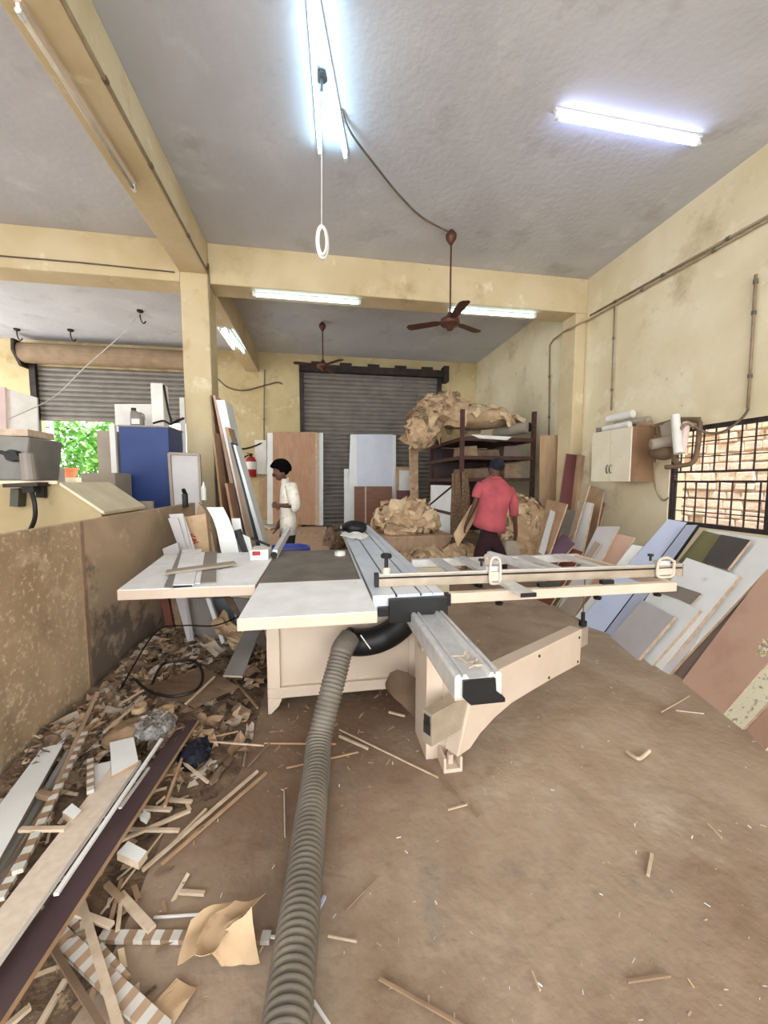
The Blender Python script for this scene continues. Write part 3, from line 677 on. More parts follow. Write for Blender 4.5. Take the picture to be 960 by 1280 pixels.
# things on the tables
def strip(name, label, px4, z, mat, t=.012, **k): return flat(name, label, px4, z, mat, t, **k)
zt_ = TZ+.003
strip('laminate_strip', 'grey-brown strip at the left on the white side table', [(205, 733), (216, 734), (238, 688), (224, 690)], zt_+.008, m_midgrey, .006, cat='strip')
strip('marble_strip', 'white strip with black marble veining on the side table', [(216, 731), (242, 730), (252, 686), (228, 687)], zt_+.012, m_marble, .01, cat='strip')
strip('laminate_strip', 'thin plain white strip lying right of the marble strip', [(243, 729), (250, 729), (257, 690), (251, 690)], zt_+.007, m_whitelam, .006, cat='strip')
strip('laminate_strip', 'wider grey-brown strip right of the marble strip on side table', [(250, 728), (270, 727), (271, 689), (256, 690)], zt_+.008, m_midgrey, .006, cat='strip')
strip('wood_strip', 'narrow grey batten laid across the strips on the side table', [(206, 716), (209, 712), (292, 701), (296, 704)], zt_+.03, m_greycard, .016, cat='strip')
strip('black_edging', 'short black edging piece under the end of the marble strip', [(215, 734), (240, 732), (241, 729.5), (216, 731)], zt_+.001+.006, m_black, .006, cat='strip')
tr = PZ(425, 694, TZ)
solo('tape_roll', B().lathe([(.028, 0), (.045, 0), (.045, .03), (.028, .03), (.02, .012)], tr, 20), m_white, 'small round white roll standing on the grey saw table', 'roll')
pp_ = [(426, 667.5), (452, 675), (463, 668), (435, 665)]
ppr = B(); rp = random.Random(5); base = [PZ(x, y, TZ+.004) for x, y in ((425, 671), (450, 676), (463, 670), (434, 665))]
gr = 6; vs = []; fs = []
for i in range(gr+1):
    for jn in range(gr+1):
        p = base[0].lerp(base[1], i/gr).lerp(base[3].lerp(base[2], i/gr), jn/gr); vs.append(p+V((0, 0, rp.uniform(0, .03))))
fs = [(i*(gr+1)+k, (i+1)*(gr+1)+k, (i+1)*(gr+1)+k+1, i*(gr+1)+k+1) for i in range(gr) for k in range(gr)]
ppr.add(vs, fs); o = solo('paper_sheet', ppr, m_white, 'crumpled white paper lying on the sliding carriage by a black cap', 'paper')
sm = o.modifiers.new('solid', 'SOLIDIFY'); sm.thickness = .003
c = PZ(443, 664, TZ+.02)
hat = thing('cloth_hat', 'black cloth cap lying on the far end of the sliding carriage', 'hat', (c.x, c.y, TZ+.001))
spart('crown', B().blob((c.x, c.y, TZ+.065), (.13, .11, .075), 3, .25, 6, 4), m_black, hat, smooth=True)
spart('brim', B().prism([(c.x-.1, c.y-.05, TZ+.03), (c.x-.2, c.y-.06, TZ+.025), (c.x-.24, c.y, TZ+.03), (c.x-.2, c.y+.06, TZ+.035), (c.x-.1, c.y+.06, TZ+.03)], (0, 0, .012)), m_black, hat)
c = V((-.33, 3.95, -.02))
dr = thing('plastic_drum', 'blue plastic drum standing behind the saw table in front of the man', 'drum', c)
spart('drum_wall', B().lathe([(.19, .02), (.21, .05), (.22, .4), (.21, .78), (.2, .82), (.18, .82), (.18, .3)], c, 24), m_bluep, dr, smooth=False)
spart('rim', B().lathe([(.19, .82), (.225, .825), (.225, .86), (.2, .865), (.19, .84)], c, 24), m_bluep, dr)
# ============================================================ LEANING BOARDS ON THE RIGHT (front to back)
lean('laminate_board', 'cream floral-patterned board leaning at the right edge of the picture', [(898, 888), (928, 912), (1030, 800), (985, 779)], m_floral, 56, key='floral', t=.02)
lean('laminate_board', 'reddish brown board with raised edge, nearest at the lower right', [(933, 913), (956, 938), (1040, 850), (1010, 830)], m_brownlam, 56, t=.02)
lean('laminate_board', 'large plain brown board leaning by the barred window', [(852, 852), (904, 893), (1080, 690), (1000, 655)], m_brownlam, 57, key='brown')
lean('laminate_board', 'dark grey-brown board mostly hidden behind the large brown board', [(843, 842), (893, 876), (1080, 670), (985, 657)], m_greybrown, 57)
lean('laminate_board', 'very large white board reaching highest against the barred window', [(815, 822), (838, 841), (990, 678), (884, 662)], m_whitelam, 57, key='bigwhite')
lean('wooden_batten', 'narrow pale batten leaning between the white boards and brown board', [(827, 838), (836, 843), (938, 725), (930, 723)], m_greyboard, 53, t=.03)
lean('laminate_board', 'white board with thick brown edge, second largest of the white stack', [(782, 806), (827, 838), (924, 720), (858, 697)], m_whitelam, 58.5, key='white2', t=.03)
lean('laminate_board', 'grey-brown strip board resting on the front of the white stack', [(806, 734), (864, 755), (877, 742), (820, 723)], m_midgrey, ref='white2', off=.022, t=.01)
lean('laminate_board', 'mid-sized white board just behind the small grey-white front board', [(775, 800), (815, 832), (875, 763), (817, 733)], m_whitelam, 59, key='white3', t=.025)
lean('laminate_board', 'small grey-white board at the very front of the white stack', [(763, 796), (797, 825), (843, 771), (803, 750)], m_greyboard, 59, key='front', t=.025)
lean('laminate_board', 'olive green board lying against the big white board by the window', [(848, 702), (880, 712), (902, 669), (879, 663)], m_olive, ref='bigwhite', off=.022, t=.016, key='olive')
lean('laminate_board', 'charcoal board with brown edge beside the olive green board', [(878, 702), (909, 712), (938, 675), (901, 668)], m_charcoal, ref='bigwhite', off=.044, t=.02)
lean('laminate_board', 'dark-edged pale blue board, right of the two blue ones under the window', [(757, 790), (770, 799), (872, 656), (858, 656)], m_blueboard, 56, t=.03, edge=m_black)
lean('laminate_board', 'wide pale blue board leaning below the dusty blower', [(722, 779), (755, 790), (859, 653), (835, 649)], m_blueboard, 57, key='blue', t=.02, edge=m_dark)
lean('laminate_board', 'white board with pale cream edge left of the wide blue board', [(719, 771), (727, 775), (804, 683), (790, 681)], m_whitelam, 57, t=.03, edge=m_whitelam)
lean('laminate_board', 'small grey board peeping over the fence before the white board', [(736, 742), (750, 746), (788, 690), (777, 688)], m_midgrey, 50)
lean('laminate_board', 'orange-brown board leaning below the wall cabinet', [(705, 762), (730, 768), (794, 672), (771, 667)], m_brownlam, 56, edge=m_white)
lean('laminate_board', 'pale grey board with angled top below the cream cabinet', [(698, 759), (717, 768), (774, 658), (747, 658)], m_greyboard, 58, key='palegrey', t=.02)
lean('wooden_batten', 'short pinkish batten resting on the pale grey board', [(729, 699), (736, 702), (751, 680), (744, 676)], m_greycard, ref='palegrey', off=.03, t=.02)
lean('laminate_board', 'beige board with dark spot whose foot shows under the fence', [(699, 760), (717, 770), (735, 738), (722, 734)], m_greycard, 56, t=.02, zb=0)
lean('laminate_board', 'thin green-edged board standing among the boards under the fence', [(690, 755), (695, 758), (730, 700), (726, 698)], m_olive, 58)
lean('laminate_board', 'dark red-brown board whose foot shows under the fence middle', [(668, 748), (688, 757), (729, 690), (712, 684)], m_redbrown, 57)
# far bunch
lean('laminate_board', 'brown-red veneer board with white border among the far boards', [(703, 714), (716, 722), (740, 634), (724, 630)], m_redbrown, 62, zb=.25, key='vr', t=.02)
lean('laminate_board', 'white board with brown edge behind the red veneer board', [(706, 716), (721, 723), (741, 629), (723, 626)], m_whitelam, 64, zb=.25, t=.025)
lean('wooden_plank', 'tall brown plank leaning left of the wall cabinet', [(713, 706), (735, 716), (755, 612), (735, 606)], m_tan, 64, zb=.25)
lean('wooden_plank', 'darker narrow plank leaning right beside the tall brown plank', [(727, 706), (736, 708), (757, 630), (751, 624)], m_woodd, 66, zb=.25)
lean('laminate_board', 'dull purple curved board lying low among the far boards', [(668, 704), (693, 709), (719, 680), (704, 667)], m_purple, 40, zb=.45)
lean('laminate_board', 'grey-mauve board standing behind the purple board', [(690, 700), (703, 704), (722, 640), (708, 636)], m_midgrey, 62, zb=.3)
lean('plywood_board', 'tan board with white strips leaning right of the paper pile', [(668, 700), (682, 706), (709, 630), (684, 624)], m_tan, 60, zb=.45, key='tan')
lean('white_strip', 'stepped white strip resting on the tan board by the paper pile', [(673, 690), (680, 694), (694, 640), (688, 637)], m_whitelam, ref='tan', off=.03, t=.012)
facing('laminate_board', 'maroon board standing against the wall below the pilaster', [(688, 660), (708, 660), (724, 569), (708, 567)], 5.9, m_maroon, .03, floor=0, edge=m_tan)
facing('wooden_plank', 'thin pale edge plank standing right of the maroon board', [(712, 660), (716, 660), (731, 570), (726, 568)], 5.8, m_tan, .1, floor=0)
lean('wooden_plank', 'pale narrow plank left of the tall brown plank', [(710, 672), (716, 675), (737, 606), (731, 604)], m_wood, 66, zb=.7)
facing('plywood_board', 'upright tan board standing between rack and pilaster', [(674, 640), (702, 642), (707, 543), (675, 545)], 6.6, m_tan, .02, edge=m_woodd)
c = lean('wrapper', 'small multicoloured printed wrapper on top of the floral board', [(944, 818), (956, 822), (966, 800), (955, 795)], M('multicolour_print', (226, 210, 120), (110, 80, 120), 40, .4, spots=[((236, 234, 230), 50, (.5, .55)), ((60, 50, 66), 44, (.58, .62))]), ref='floral', off=.012, t=.01, cat='wrapper')
# support under the far bunch: low stack of offcuts
b = B(); rr = random.Random(11)
for i in range(7):
    y0 = 4.6+i*.45; solo('offcut_stack', B().box(3.1+rr.uniform(-.1, .1), 3.9, y0, y0+.42, 0, .22), m_tan, 'low block of stacked board offcuts under the far leaning boards', 'boards', 'offcut blocks') if i in (0, 2, 4) else None
# ============================================================ WALL CABINET AND BLOWER
wc = thing('wall_cabinet', 'cream two-door wall cabinet with brown side on the right wall', 'cabinet', (4.3, 4.95, 1.5))
y0, y1, z0, z1 = 4.57, 5.31, 1.5, 2.235
spart('carcass', B().box(4.12, 4.5, y0, y1, z0, z1), m_cabbrown, wc, bevel=.003)
ym = (y0+y1)/2
for k, (a_, b_) in enumerate(((y0, ym-.004), (ym+.004, y1))):
    d_ = spart('door', B().box(4.098, 4.118, a_, b_, z0, z1), m_cabcream, wc, bevel=.003)
    hy = ym-.03 if k == 0 else ym+.03
    spart('handle', B().tube(arc([(4.097, hy, z0+.12), (4.075, hy, z0+.15), (4.075, hy, z0+.21), (4.097, hy, z0+.24)], 5), .006, 8), m_black, d_, smooth=True)
    hh = B()
    for q_ in range(2): hh.box(4.094, 4.0975, hy+.02*(1 if k else -1), hy+.03*(1 if k else -1), z0+.12+.1*q_, z0+.13+.1*q_)
    spart('screw_plate', hh, m_darksteel, d_)
def roll(label, a, b, r, mat=m_white):
    solo('paper_roll', B().tube([a, b], r, 14).tube([V(a).lerp(V(b), .5), V(a).lerp(V(b), .53)], r*1.06, 14), mat, label, 'paper roll', 'paper rolls on the wall cabinet')
roll('largest white paper roll, topmost on the wall cabinet', (4.30, 5.25, z1+.2), (4.36, 4.85, z1+.22), .055)
roll('brownish paper roll lying under the white roll on the cabinet', (4.34, 5.15, z1+.1), (4.4, 4.62, z1+.1), .05, m_greycard)
roll('flat pale roll at the front edge of the cabinet top', (4.18, 5.18, z1+.045), (4.2, 4.72, z1+.05), .042)
roll('small grey paper roll at the far end of the cabinet top', (4.15, 5.31, z1+.04), (4.3, 5.2, z1+.045), .038, m_midgrey)
roll('dark dusty roll at the near end of the cabinet top', (4.3, 4.72, z1+.04), (4.44, 4.6, z1+.045), .04, m_woodd)
# blower on bracket
Yb = 4.2
def bx(px, py, x=4.25): return PX(px, py, x)
bl = thing('dusty_blower', 'dust-covered blower motor hanging on the wall beside the cabinet', 'blower', bx(838, 590))
fr_ = B(); pts = [bx(850, 526, 4.45), bx(872, 526, 4.45), bx(874, 540, 4.42), bx(868, 575, 4.36), bx(852, 582, 4.32), bx(832, 584, 4.28)]
spart('bracket_loop', B().tube(arc(pts, 6), .028, 10), m_hood, bl, smooth=True)
mo0, mo1 = bx(813, 556, 4.12), bx(838, 552, 4.32)
spart('motor', B().tube([mo0, mo0.lerp(mo1, .06), mo0.lerp(mo1, .5), mo1], [.05, .068, .07, .075], 18), m_greycard, bl, smooth=False)
spart('housing', B().blob(bx(828, 566, 4.3), (.14, .16, .09), 3, .15, 3, 8, False), m_hood, bl, smooth=True)
spart('drum', B().tube([bx(836, 536, 4.32), bx(843, 534, 4.44)], [.09, .09], 18), m_greycard, bl)
spart('hanger_bars', B().beam(bx(822, 533, 4.3), bx(824, 548, 4.3), .03, .03).beam(bx(818, 532, 4.34), bx(846, 524, 4.44), .03, .03).beam(bx(846, 524, 4.44), bx(874, 524, 4.46), .04, .05).beam(bx(820, 545, 4.3), bx(848, 580, 4.3), .05, .04), m_hood, bl)
spart('air_hose', B().tube(arc([bx(842, 552, 4.26), bx(848, 540, 4.2), bx(856, 531, 4.22), bx(864, 530, 4.3), bx(868, 536, 4.34)], 6), .018, 8), m_pvc, bl, smooth=True)
spart('hanging_hose', B().tube(arc([bx(818, 578, 4.28), bx(818, 598, 4.34), bx(820, 612, 4.40), bx(828, 625, 4.44), bx(836, 622, 4.45)], 6), .012, 8), m_pvc, bl, smooth=True)
solo('paper_roll', B().tube([bx(844, 519, 4.2), bx(848, 567, 4.16)], .048, 14), m_white, 'white paper roll stuck upright through the blower bracket', 'paper roll')
solo('paper_roll', B().tube([bx(858, 528, 4.3), bx(852, 566, 4.24)], .042, 14), m_pinkw, 'pinkish paper roll just right of the white roll in the bracket', 'paper roll')
# ============================================================ RACK
RX, RXr, RYf, RYb = 2.66, 4.12, 7.0, 9.0
rk = thing('steel_rack', 'rusty brown steel shelf rack in the back right corner', 'rack', (3.4, 8, 0))
zt1 = 2.85
for x, y in ((RX, RYf), (RXr, RYf), (RX, RYb), (RXr, RYb)):
    spart('post', B().beam((x, y, 0), (x, y, zt1 if y == RYf else 2.5), .07, .07, (0, 1, 0)), m_rust, rk)
for z in (2.33, 1.98, 1.56):
    o = spart('shelf', B().box(RX+.036, RXr-.036, RYf+.036, RYb-.036, z-.02, z), m_rust, rk)
    spart('shelf_frame', B().box(RX+.036, RXr-.036, RYf-.03, RYf+.03, z-.06, z+.01).box(RX-.03, RX+.03, RYf+.036, RYb-.036, z-.06, z+.01).box(RXr-.03, RXr+.03, RYf+.036, RYb-.036, z-.06, z+.01), m_rust, o)
spart('side_sheet', B().box(RX-.05, RX-.036, RYf+.1, RYb-.1, .3, 1.42), m_whitelam, rk)
spart('back_sheet', B().box(RX+.05, RXr-.05, RYb-.03, RYb-.01, .3, 2.3), m_plum, rk)
spart('side_brace', B().beam((RX-.06, RYf+.2, 1.45), (RX-.06, RYb-.1, .95), .03, .03).box(RX-.07, RX-.051, RYf, RYb, .82, .88), m_rust, rk)
rr = random.Random(21)
def parcel(label, x, y, z, w, d, h, mat):
    solo('board_offcut', B().prism([(x, y, z), (x+w, y-.03, z), (x+w*.96, y, z+h), (x+.03, y+.02, z+h*.92)], (0.02, d, 0)), mat, label, 'offcut', 'offcuts on rack shelves')
parcel('brown offcut at the left of the middle rack shelf', 2.75, 7.3, 1.99, .35, .5, .22, m_woodd)
parcel('wide tan offcut in the middle of the middle rack shelf', 3.12, 7.4, 1.99, .5, .5, .16, m_hood)
parcel('grey-brown offcut at the right of the middle rack shelf', 3.65, 7.3, 1.99, .38, .5, .24, m_greybrown)
parcel('long brown offcut at the left of the lowest rack shelf', 2.75, 7.3, 1.57, .6, .5, .2, m_hood)
parcel('dark offcut in the middle of the lowest rack shelf', 3.38, 7.4, 1.57, .25, .5, .26, m_plum)
parcel('tan offcut at the right of the lowest rack shelf', 3.68, 7.3, 1.57, .36, .5, .3, m_woodd)
def patch(b, p, nrm, size, rn, fold, wrap=None):
    """one torn paper sheet, folded and creased, lying roughly across nrm"""
    nrm = V(nrm).normalized(); u = nrm.cross(V((rn.uniform(-1, 1), rn.uniform(-1, 1), rn.uniform(-1, 1)))).normalized(); w = nrm.cross(u)
    nu, nw = 7, 6; asp = rn.uniform(.5, 1); off = V((rn.uniform(0, 90), rn.uniform(0, 90), rn.uniform(0, 90))); fr = rn.uniform(1.6, 2.6)/size
    curl = rn.uniform(-.3, .2); vs = []
    for i in range(nu+1):
        for j in range(nw+1):
            a = (i/nu-.5)*2*size; c = (j/nw-.5)*2*size*asp
            q = off+V((a*fr*1.6, c*fr*.7, 0))
            h = (abs(NZ.noise(q))-.25)*2.2*fold*size+NZ.noise(q*2.3)*.7*fold*size
            d2 = (a*a+c*c)/(size*size)
            e = 1+.25*NZ.noise(q*1.7+V((5, 5, 5))) if i in (0, nu) or j in (0, nw) else 1
            vs.append(V(p)+u*a*e+w*c*e+nrm*(h-d2*size*.28+(curl*size*max(0, d2-.5))))
    b.add(vs, [(i*(nw+1)+j, (i+1)*(nw+1)+j, (i+1)*(nw+1)+j+1, i*(nw+1)+j+1) for i in range(nu) for j in range(nw)])
def crumple(name, label, c, r, mat, seed, cat, sub=4, amp=.4, freq=4, flaps=0, group=None, kind=None, sheets=None, fold=.26, zmin=-.7):
    t = thing(name, label, cat, (c[0], c[1], c[2]-r[2]), group)
    if kind: t['kind'] = kind
    core = B().blob((c[0], c[1], c[2]), [q*(.86 if flaps else 1) for q in r], sub, amp*.6, freq, seed)
    for p in core.v: p.z = max(p.z, c[2]-r[2])
    spart('wrapped_mass', core, mat, t)
    rn = random.Random(seed)
    if flaps:
        R = (r[0]*r[1]*r[2])**(1/3)
        bs = [B(), B(), B()]; n = int(flaps*2.2)
        for i in range(n):
            z = 1-2*(i+.5)/n; a = i*2.39996+rn.uniform(-.3, .3); q = math.sqrt(max(0, 1-z*z))
            d = V((math.cos(a)*q, math.sin(a)*q, z)); p = V((c[0]+d.x*r[0]*.93, c[1]+d.y*r[1]*.93, c[2]+d.z*r[2]*.93))
            if d.z < zmin: continue
            nn = V((d.x/r[0], d.y/r[1], d.z/r[2])).normalized()+V((rn.uniform(-.32, .32), rn.uniform(-.32, .32), rn.uniform(-.2, .3)))
            patch(bs[rn.randrange(3)], p, nn, R*rn.uniform(.42, .85), rn, fold)
        for k, b in enumerate(bs):
            if b.v:
                for p in b.v: p.z = max(p.z, c[2]-r[2]+.004)
                o = spart('paper_layers', b, (m_kraft, m_kraftd, m_kraftl)[k] if mat is m_kraft else ((m_plastic,)*3 if mat is m_plastic else (m_cap,)*3 if mat is m_cap else (m_kraftd, m_kraft, m_heap2))[k], t)
    return t
c = PY(590, 523, 7.9)
crumple('paper_sack', 'long bulging sack of kraft paper on top of the rack', (c.x, c.y, c.z), (.98, .55, .27), m_kraft, 2, 'sack', 4, .16, 1.6, 14, zmin=.2)
c = PY(548, 509, 8.0)
crumple('paper_bundle', 'crumpled brown paper bundle piled highest on the rack', (c.x, c.y, c.z), (.42, .45, .27), m_kraftd, 3, 'bundle', 4, .5, 4, 22)
c = PY(528, 537, 7.9)
crumple('paper_bundle', 'crumpled paper bundle hanging over the left rack end', (c.x, c.y, c.z), (.3, .45, .42), m_kraftd, 5, 'bundle', 4, .5, 4, 26)
a_ = PY(661, 534, 7.1); b_ = a_+V((-.25, .9, -.02))
tb = B().tube([a_, a_+V((-.01, .02, 0)), b_], [.11, .115, .115], 20)
t_ = thing('cardboard_tube', 'grey tube with dark open end on the right of the rack top', 'tube', (a_.x, a_.y, a_.z-.115))
spart('tube_wall', tb, m_greycard, t_, smooth=False); spart('tube_opening', B().tube([a_+V((0, -.004, 0)), a_+V((0, -.001, 0))], .09, 20), m_black, t_)
solo('paper_sheet', B().prism([PY(588, 543, 6.95), PY(640, 546, 6.95), PY(634, 550, 6.9), PY(600, 548, 6.9)], (0, .5, .01)), m_white, 'pale sheet hanging over the front of the rack top shelf', 'sheet')
def rope(label, px0, px1, pyt, pyb, seed):
    b = B(); rn = random.Random(seed)
    for i in range(26):
        x = rn.uniform(px0, px1); y = 6.93+rn.uniform(-.03, .03); p0 = PY(x, pyt+rn.uniform(-2, 3), y); p1 = PY(x+rn.uniform(-3, 3), pyb-rn.uniform(0, 14), y)
        mid = (p0+p1)/2+V((rn.uniform(-.04, .04), 0, 0)); b.tube(arc([p0, mid, p1], 5), .022, 6)
    solo('jute_hank', b, m_rope, label, 'jute', 'jute hanks on the rack')
rope('shaggy jute hank hanging left of the rack front post', 566, 574, 593, 690, 1)
rope('shaggy jute hank hanging right of the rack front post', 578, 584, 592, 660, 2)
# paper on the floor around
st = B().box(.55, 2.35, 6.2, 7.6, .38, .52)
solo('plywood_stack', B().box(.5, 2.2, 6.3, 7.7, 0, .55).box(.45, 2.25, 6.25, 7.8, .55, .58), m_plytop, 'low stack of pale sheets carrying the kraft paper bundle', 'boards')
c = PY(507, 647, 6.75)
crumple('paper_bundle', 'big bundle of crumpled kraft paper on low stack of sheets', (c.x, c.y, .83), (.56, .42, .26), m_kraft, 9, 'bundle', 4, .36, 3.2, 20)
for i, (px, py, s, lb) in enumerate(((505, 690, .22, 'crumpled kraft paper in front of the low sheet stack, leftmost'), (535, 695, .26, 'crumpled kraft paper before the sheet stack, left of the man in red'), (562, 694, .24, 'crumpled kraft paper at the left foot of the man in red'), (548, 678, .2, 'crumpled paper against the right end of the sheet stack'))):
    p = PY(px, py, 5.7); crumple('crumpled_paper', lb, (p.x, p.y, s*.95), (s*1.25, s, s*.9), m_kraftd, 30+i, 'paper', 3, .5, 4, 10)
for i, (px, y_, s_, lb) in enumerate(((478, 5.6, .2, 'crumpled brown paper nearest the sliding carriage behind the saw'), (522, 5.3, .2, 'crumpled brown paper behind the fence, between sliding carriage and yellow carton'), (575, 5.9, .26, 'crumpled paper between jute hanks and the man in red'))):
    p = PY(px, 690, y_); crumple('crumpled_paper', lb, (p.x, y_, s_*.95), (s_*1.3, s_, s_*.9), m_kraft if i == 2 else m_kraftd, 60+i, 'paper', 3, .5, 4, 10)
p = PY(650, 650, 6.2)
crumple('paper_bundle', 'large heap of crumpled kraft paper right of the man in red', (p.x, p.y, .62), (.36, .4, .62), m_kraft, 14, 'bundle', 4, .45, 3.6, 26)
p = PY(648, 690, 5.8)
crumple('crumpled_paper', 'lower crumpled kraft paper beside the tan leaning board', (p.x, p.y, .3), (.3, .3, .3), m_kraft, 16, 'paper', 3, .5, 4, 14)
p = PY(664, 632, 6.2)
crumple('plastic_bag', 'crumpled grey plastic on top of the paper heap by the rack', (p.x, p.y, p.z), (.16, .12, .12), m_plastic, 17, 'bag', 3, .5, 6, 8)
solo('yellow_tray', B().prism([PY(514, 712, 4.6), PY(557, 711, 4.6), PY(553, 703, 4.8), PY(518, 704, 4.8)], (0, .1, .02)).box(1.1, 1.6, 4.58, 4.62, 0, .42), m_beigel, 'pale yellow carton behind the fence before the crumpled paper', 'carton')
# ============================================================ BACK WALL BOARDS
pz = .3
solo('plywood_stack', B().box(-1.3, .13, 6.6, 10.4, 0, .27).box(-1.32, .15, 6.58, 10.42, .27, .3), m_plytop, 'low wide stack of plywood sheets behind the man in white', 'boards')
def upright(name, label, x0, x1, yt, yb, Y, mat, d=.03, dy=.12, edge=None, cat='board'):
    return facing(name, label, [(x0, yb), (x1, yb), (x1, yt), (x0, yt)], Y, mat, d, cat, None, edge, dy)
upright('white_board', 'white board edge standing left of the big brown plywood sheets', 334, 343, 541, 655, 10.42, m_whitelam, .03)
upright('plywood_sheet', 'big reddish plywood sheet standing behind the man in white', 341, 394, 540, 656, 10.34, m_ply, .06, edge=m_wood)
upright('wooden_batten', 'pale pine edge strip standing at the right of the plywood sheet', 394, 399, 541, 657, 10.32, m_wood, .06)
upright('white_board', 'white narrow board standing right of the big plywood sheet', 399, 404, 541, 657, 10.36, m_whitelam, .05)
upright('tan_board', 'tan board standing at far left below the white board on wall', 325, 334, 600, 650, 10.5, m_tan, .03)
flat('board_offcut', 'small dark-edged grey board on the plywood stack by the white edge', [(322, 652), (338, 661), (348, 658), (334, 648)], .34, m_greyboard, .04, edge=m_brownlam)
def facing2(label, px, Y, mat, d=.03, edge=None, dy=.1): return facing('white_board', label, px, Y, mat, d, 'board', None, edge, dy)
solo('board_stand', B().box(.7, 2.4, 10.1, 10.7, 0, .33), m_woodd, 'low wooden stand under the white boards before the shutter', 'stand')
facing2('slightly tilted white board at the left of the white boards on shutter', [(434, 656), (446, 656), (450, 543), (438, 543)], 10.45, m_whitelam)
facing2('short white board leftmost of those before the grey shutter', [(430, 654), (436, 654), (436, 586), (430, 586)], 10.5, m_whitelam)
facing2('wide pale white sheet standing before the grey rolling shutter', [(448, 656), (491, 656), (491, 543), (446, 543)], 10.4, M('pale_bluish_sheet', (216, 220, 232), (206, 210, 224), 3, .5), .03)
facing2('thin white board edge right of the wide pale sheet', [(491, 657), (495, 657), (495, 544), (491, 544)], 10.38, m_whitelam)
v = facing('veneer_panel', 'brown veneer panel with a pale stripe standing before white sheets', [(443, 655), (490, 655), (490, 608), (443, 608)], 10.2, m_checkd, .03, 'panel', None, m_woodd, .05)
q = [PY(x, y, 10.18+(.05 if y < 640 else 0)) for x, y in ((456, 655), (458, 655), (458, 608.5), (456, 608.5))]
build('pale_stripe', B().prism(q, (0, .012, 0)), m_wood, v)
v.data.materials[0] = M('dark_walnut_veneer', (134, 90, 64), (112, 74, 52), 4, .5, stretch=(.8, 4, 6))
facing('picture_frame', 'tan framed white panel standing by the left rack post', [(495, 625), (517, 625), (517, 584), (495, 584)], 10.0, m_tan, .04, 'frame', floor=0, dy=.05)

facing('white_board', 'white inner panel inside the tan frame by the rack', [(499, 622), (513, 622), (513, 588), (499, 588)], 9.95, m_white, .02, 'panel', floor=0)
facing('maroon_board', 'low maroon board below the tan framed panel', [(496, 640), (516, 640), (516, 613), (496, 613)], 9.85, m_maroon, .03, 'board', floor=0)
facing('cardboard_column', 'upright brown cardboard piece standing left of the rack', [(514, 640), (523, 640), (523, 555), (512, 560)], 9.2, m_kraftd, .08, 'cardboard')
c = PY(415, 662, 7.4)
crumple('metal_scrap', 'dark tangle of metal and paper scrap beside the sliding carriage', (c.x+.08, 7.4, .3), (.2, .35, .3), m_heap, 55, 'scrap', 4, .6, 7)
# tall boards leaning on the column
def tall(label, x0t, x1t, yt, x0b, x1b, yb, Y, mat, w=.5, edge=None, name='tall_board'):
    q = [PY(x0b, yb, Y), PY(x1b, yb, Y), PY(x1t, yt, Y), PY(x0t, yt, Y)]
    # carry the leaning edge on down to the floor
    for a_, b_ in ((0, 3), (1, 2)):
        d = q[a_]-q[b_]; q[a_] = q[a_]+d*(q[a_].z/(-d.z))
    b = B().prism(q, (.02, w, 0)); return solo(name, b, mat, label, 'board')
tall('dark brown narrow board, leftmost leaning on the yellow column', 262, 264, 494, 278, 281, 640, 6.0, m_woodd, .5)
tall('brown board leaning second from the column among the tall boards', 266, 269, 494, 296, 301, 650, 5.95, m_brownlam, .5)
tall('short brown board leaning low in front of the tall brown ones', 265, 267, 540, 276, 279, 640, 5.7, m_tan, .3)
tall('wide whitish tall board leaning against the yellow column', 270, 281, 500, 312, 320, 690, 5.8, m_whitelam, .4)
tall('tan edged board leaning in front of the whitish tall board', 281, 285, 534, 313, 320, 690, 5.6, m_tan, .3)
tall('pale grey board between tan edged and blue edged boards', 284, 288, 545, 319, 322, 688, 5.55, m_greycard, .3)
tall('dark blue edged strip leaning among the tall boards', 288, 290, 553, 322, 324, 680, 5.5, M('dark_teal_edge', (44, 62, 74)), .3, name='edge_strip')
tall('white slim board rightmost of those leaning by the column', 290, 294, 556, 324, 329, 676, 5.52, m_whitelam, .3)
tall('small brown board standing low at the right of the brown board', 281, 284, 604, 289, 292, 648, 5.6, m_ply, .25)
# boards behind the side table
def mid(label, q4, Y, mat, d=.03, name='board_offcut', dy=.06, edge=None, cat='board'):
    q = [PY(x, y, Y+(dy if i > 1 else 0)) for i, (x, y) in enumerate(q4)]
    for a_, b_ in ((0, 3), (1, 2)):
        e = q[a_]-q[b_]
        if q[a_].z > .02: q[a_] = q[a_]+e*(q[a_].z/(-e.z))
    b = B().prism(q, (0, d, 0)); o = build(name, b, [mat, edge or mat])
    for pl in o.data.polygons: pl.material_index = 0 if abs(pl.normal.y) > .7 else 1
    return tag(o, label, cat)
def curved(name, label, pxs, Y, mat, w=.03):
    pass
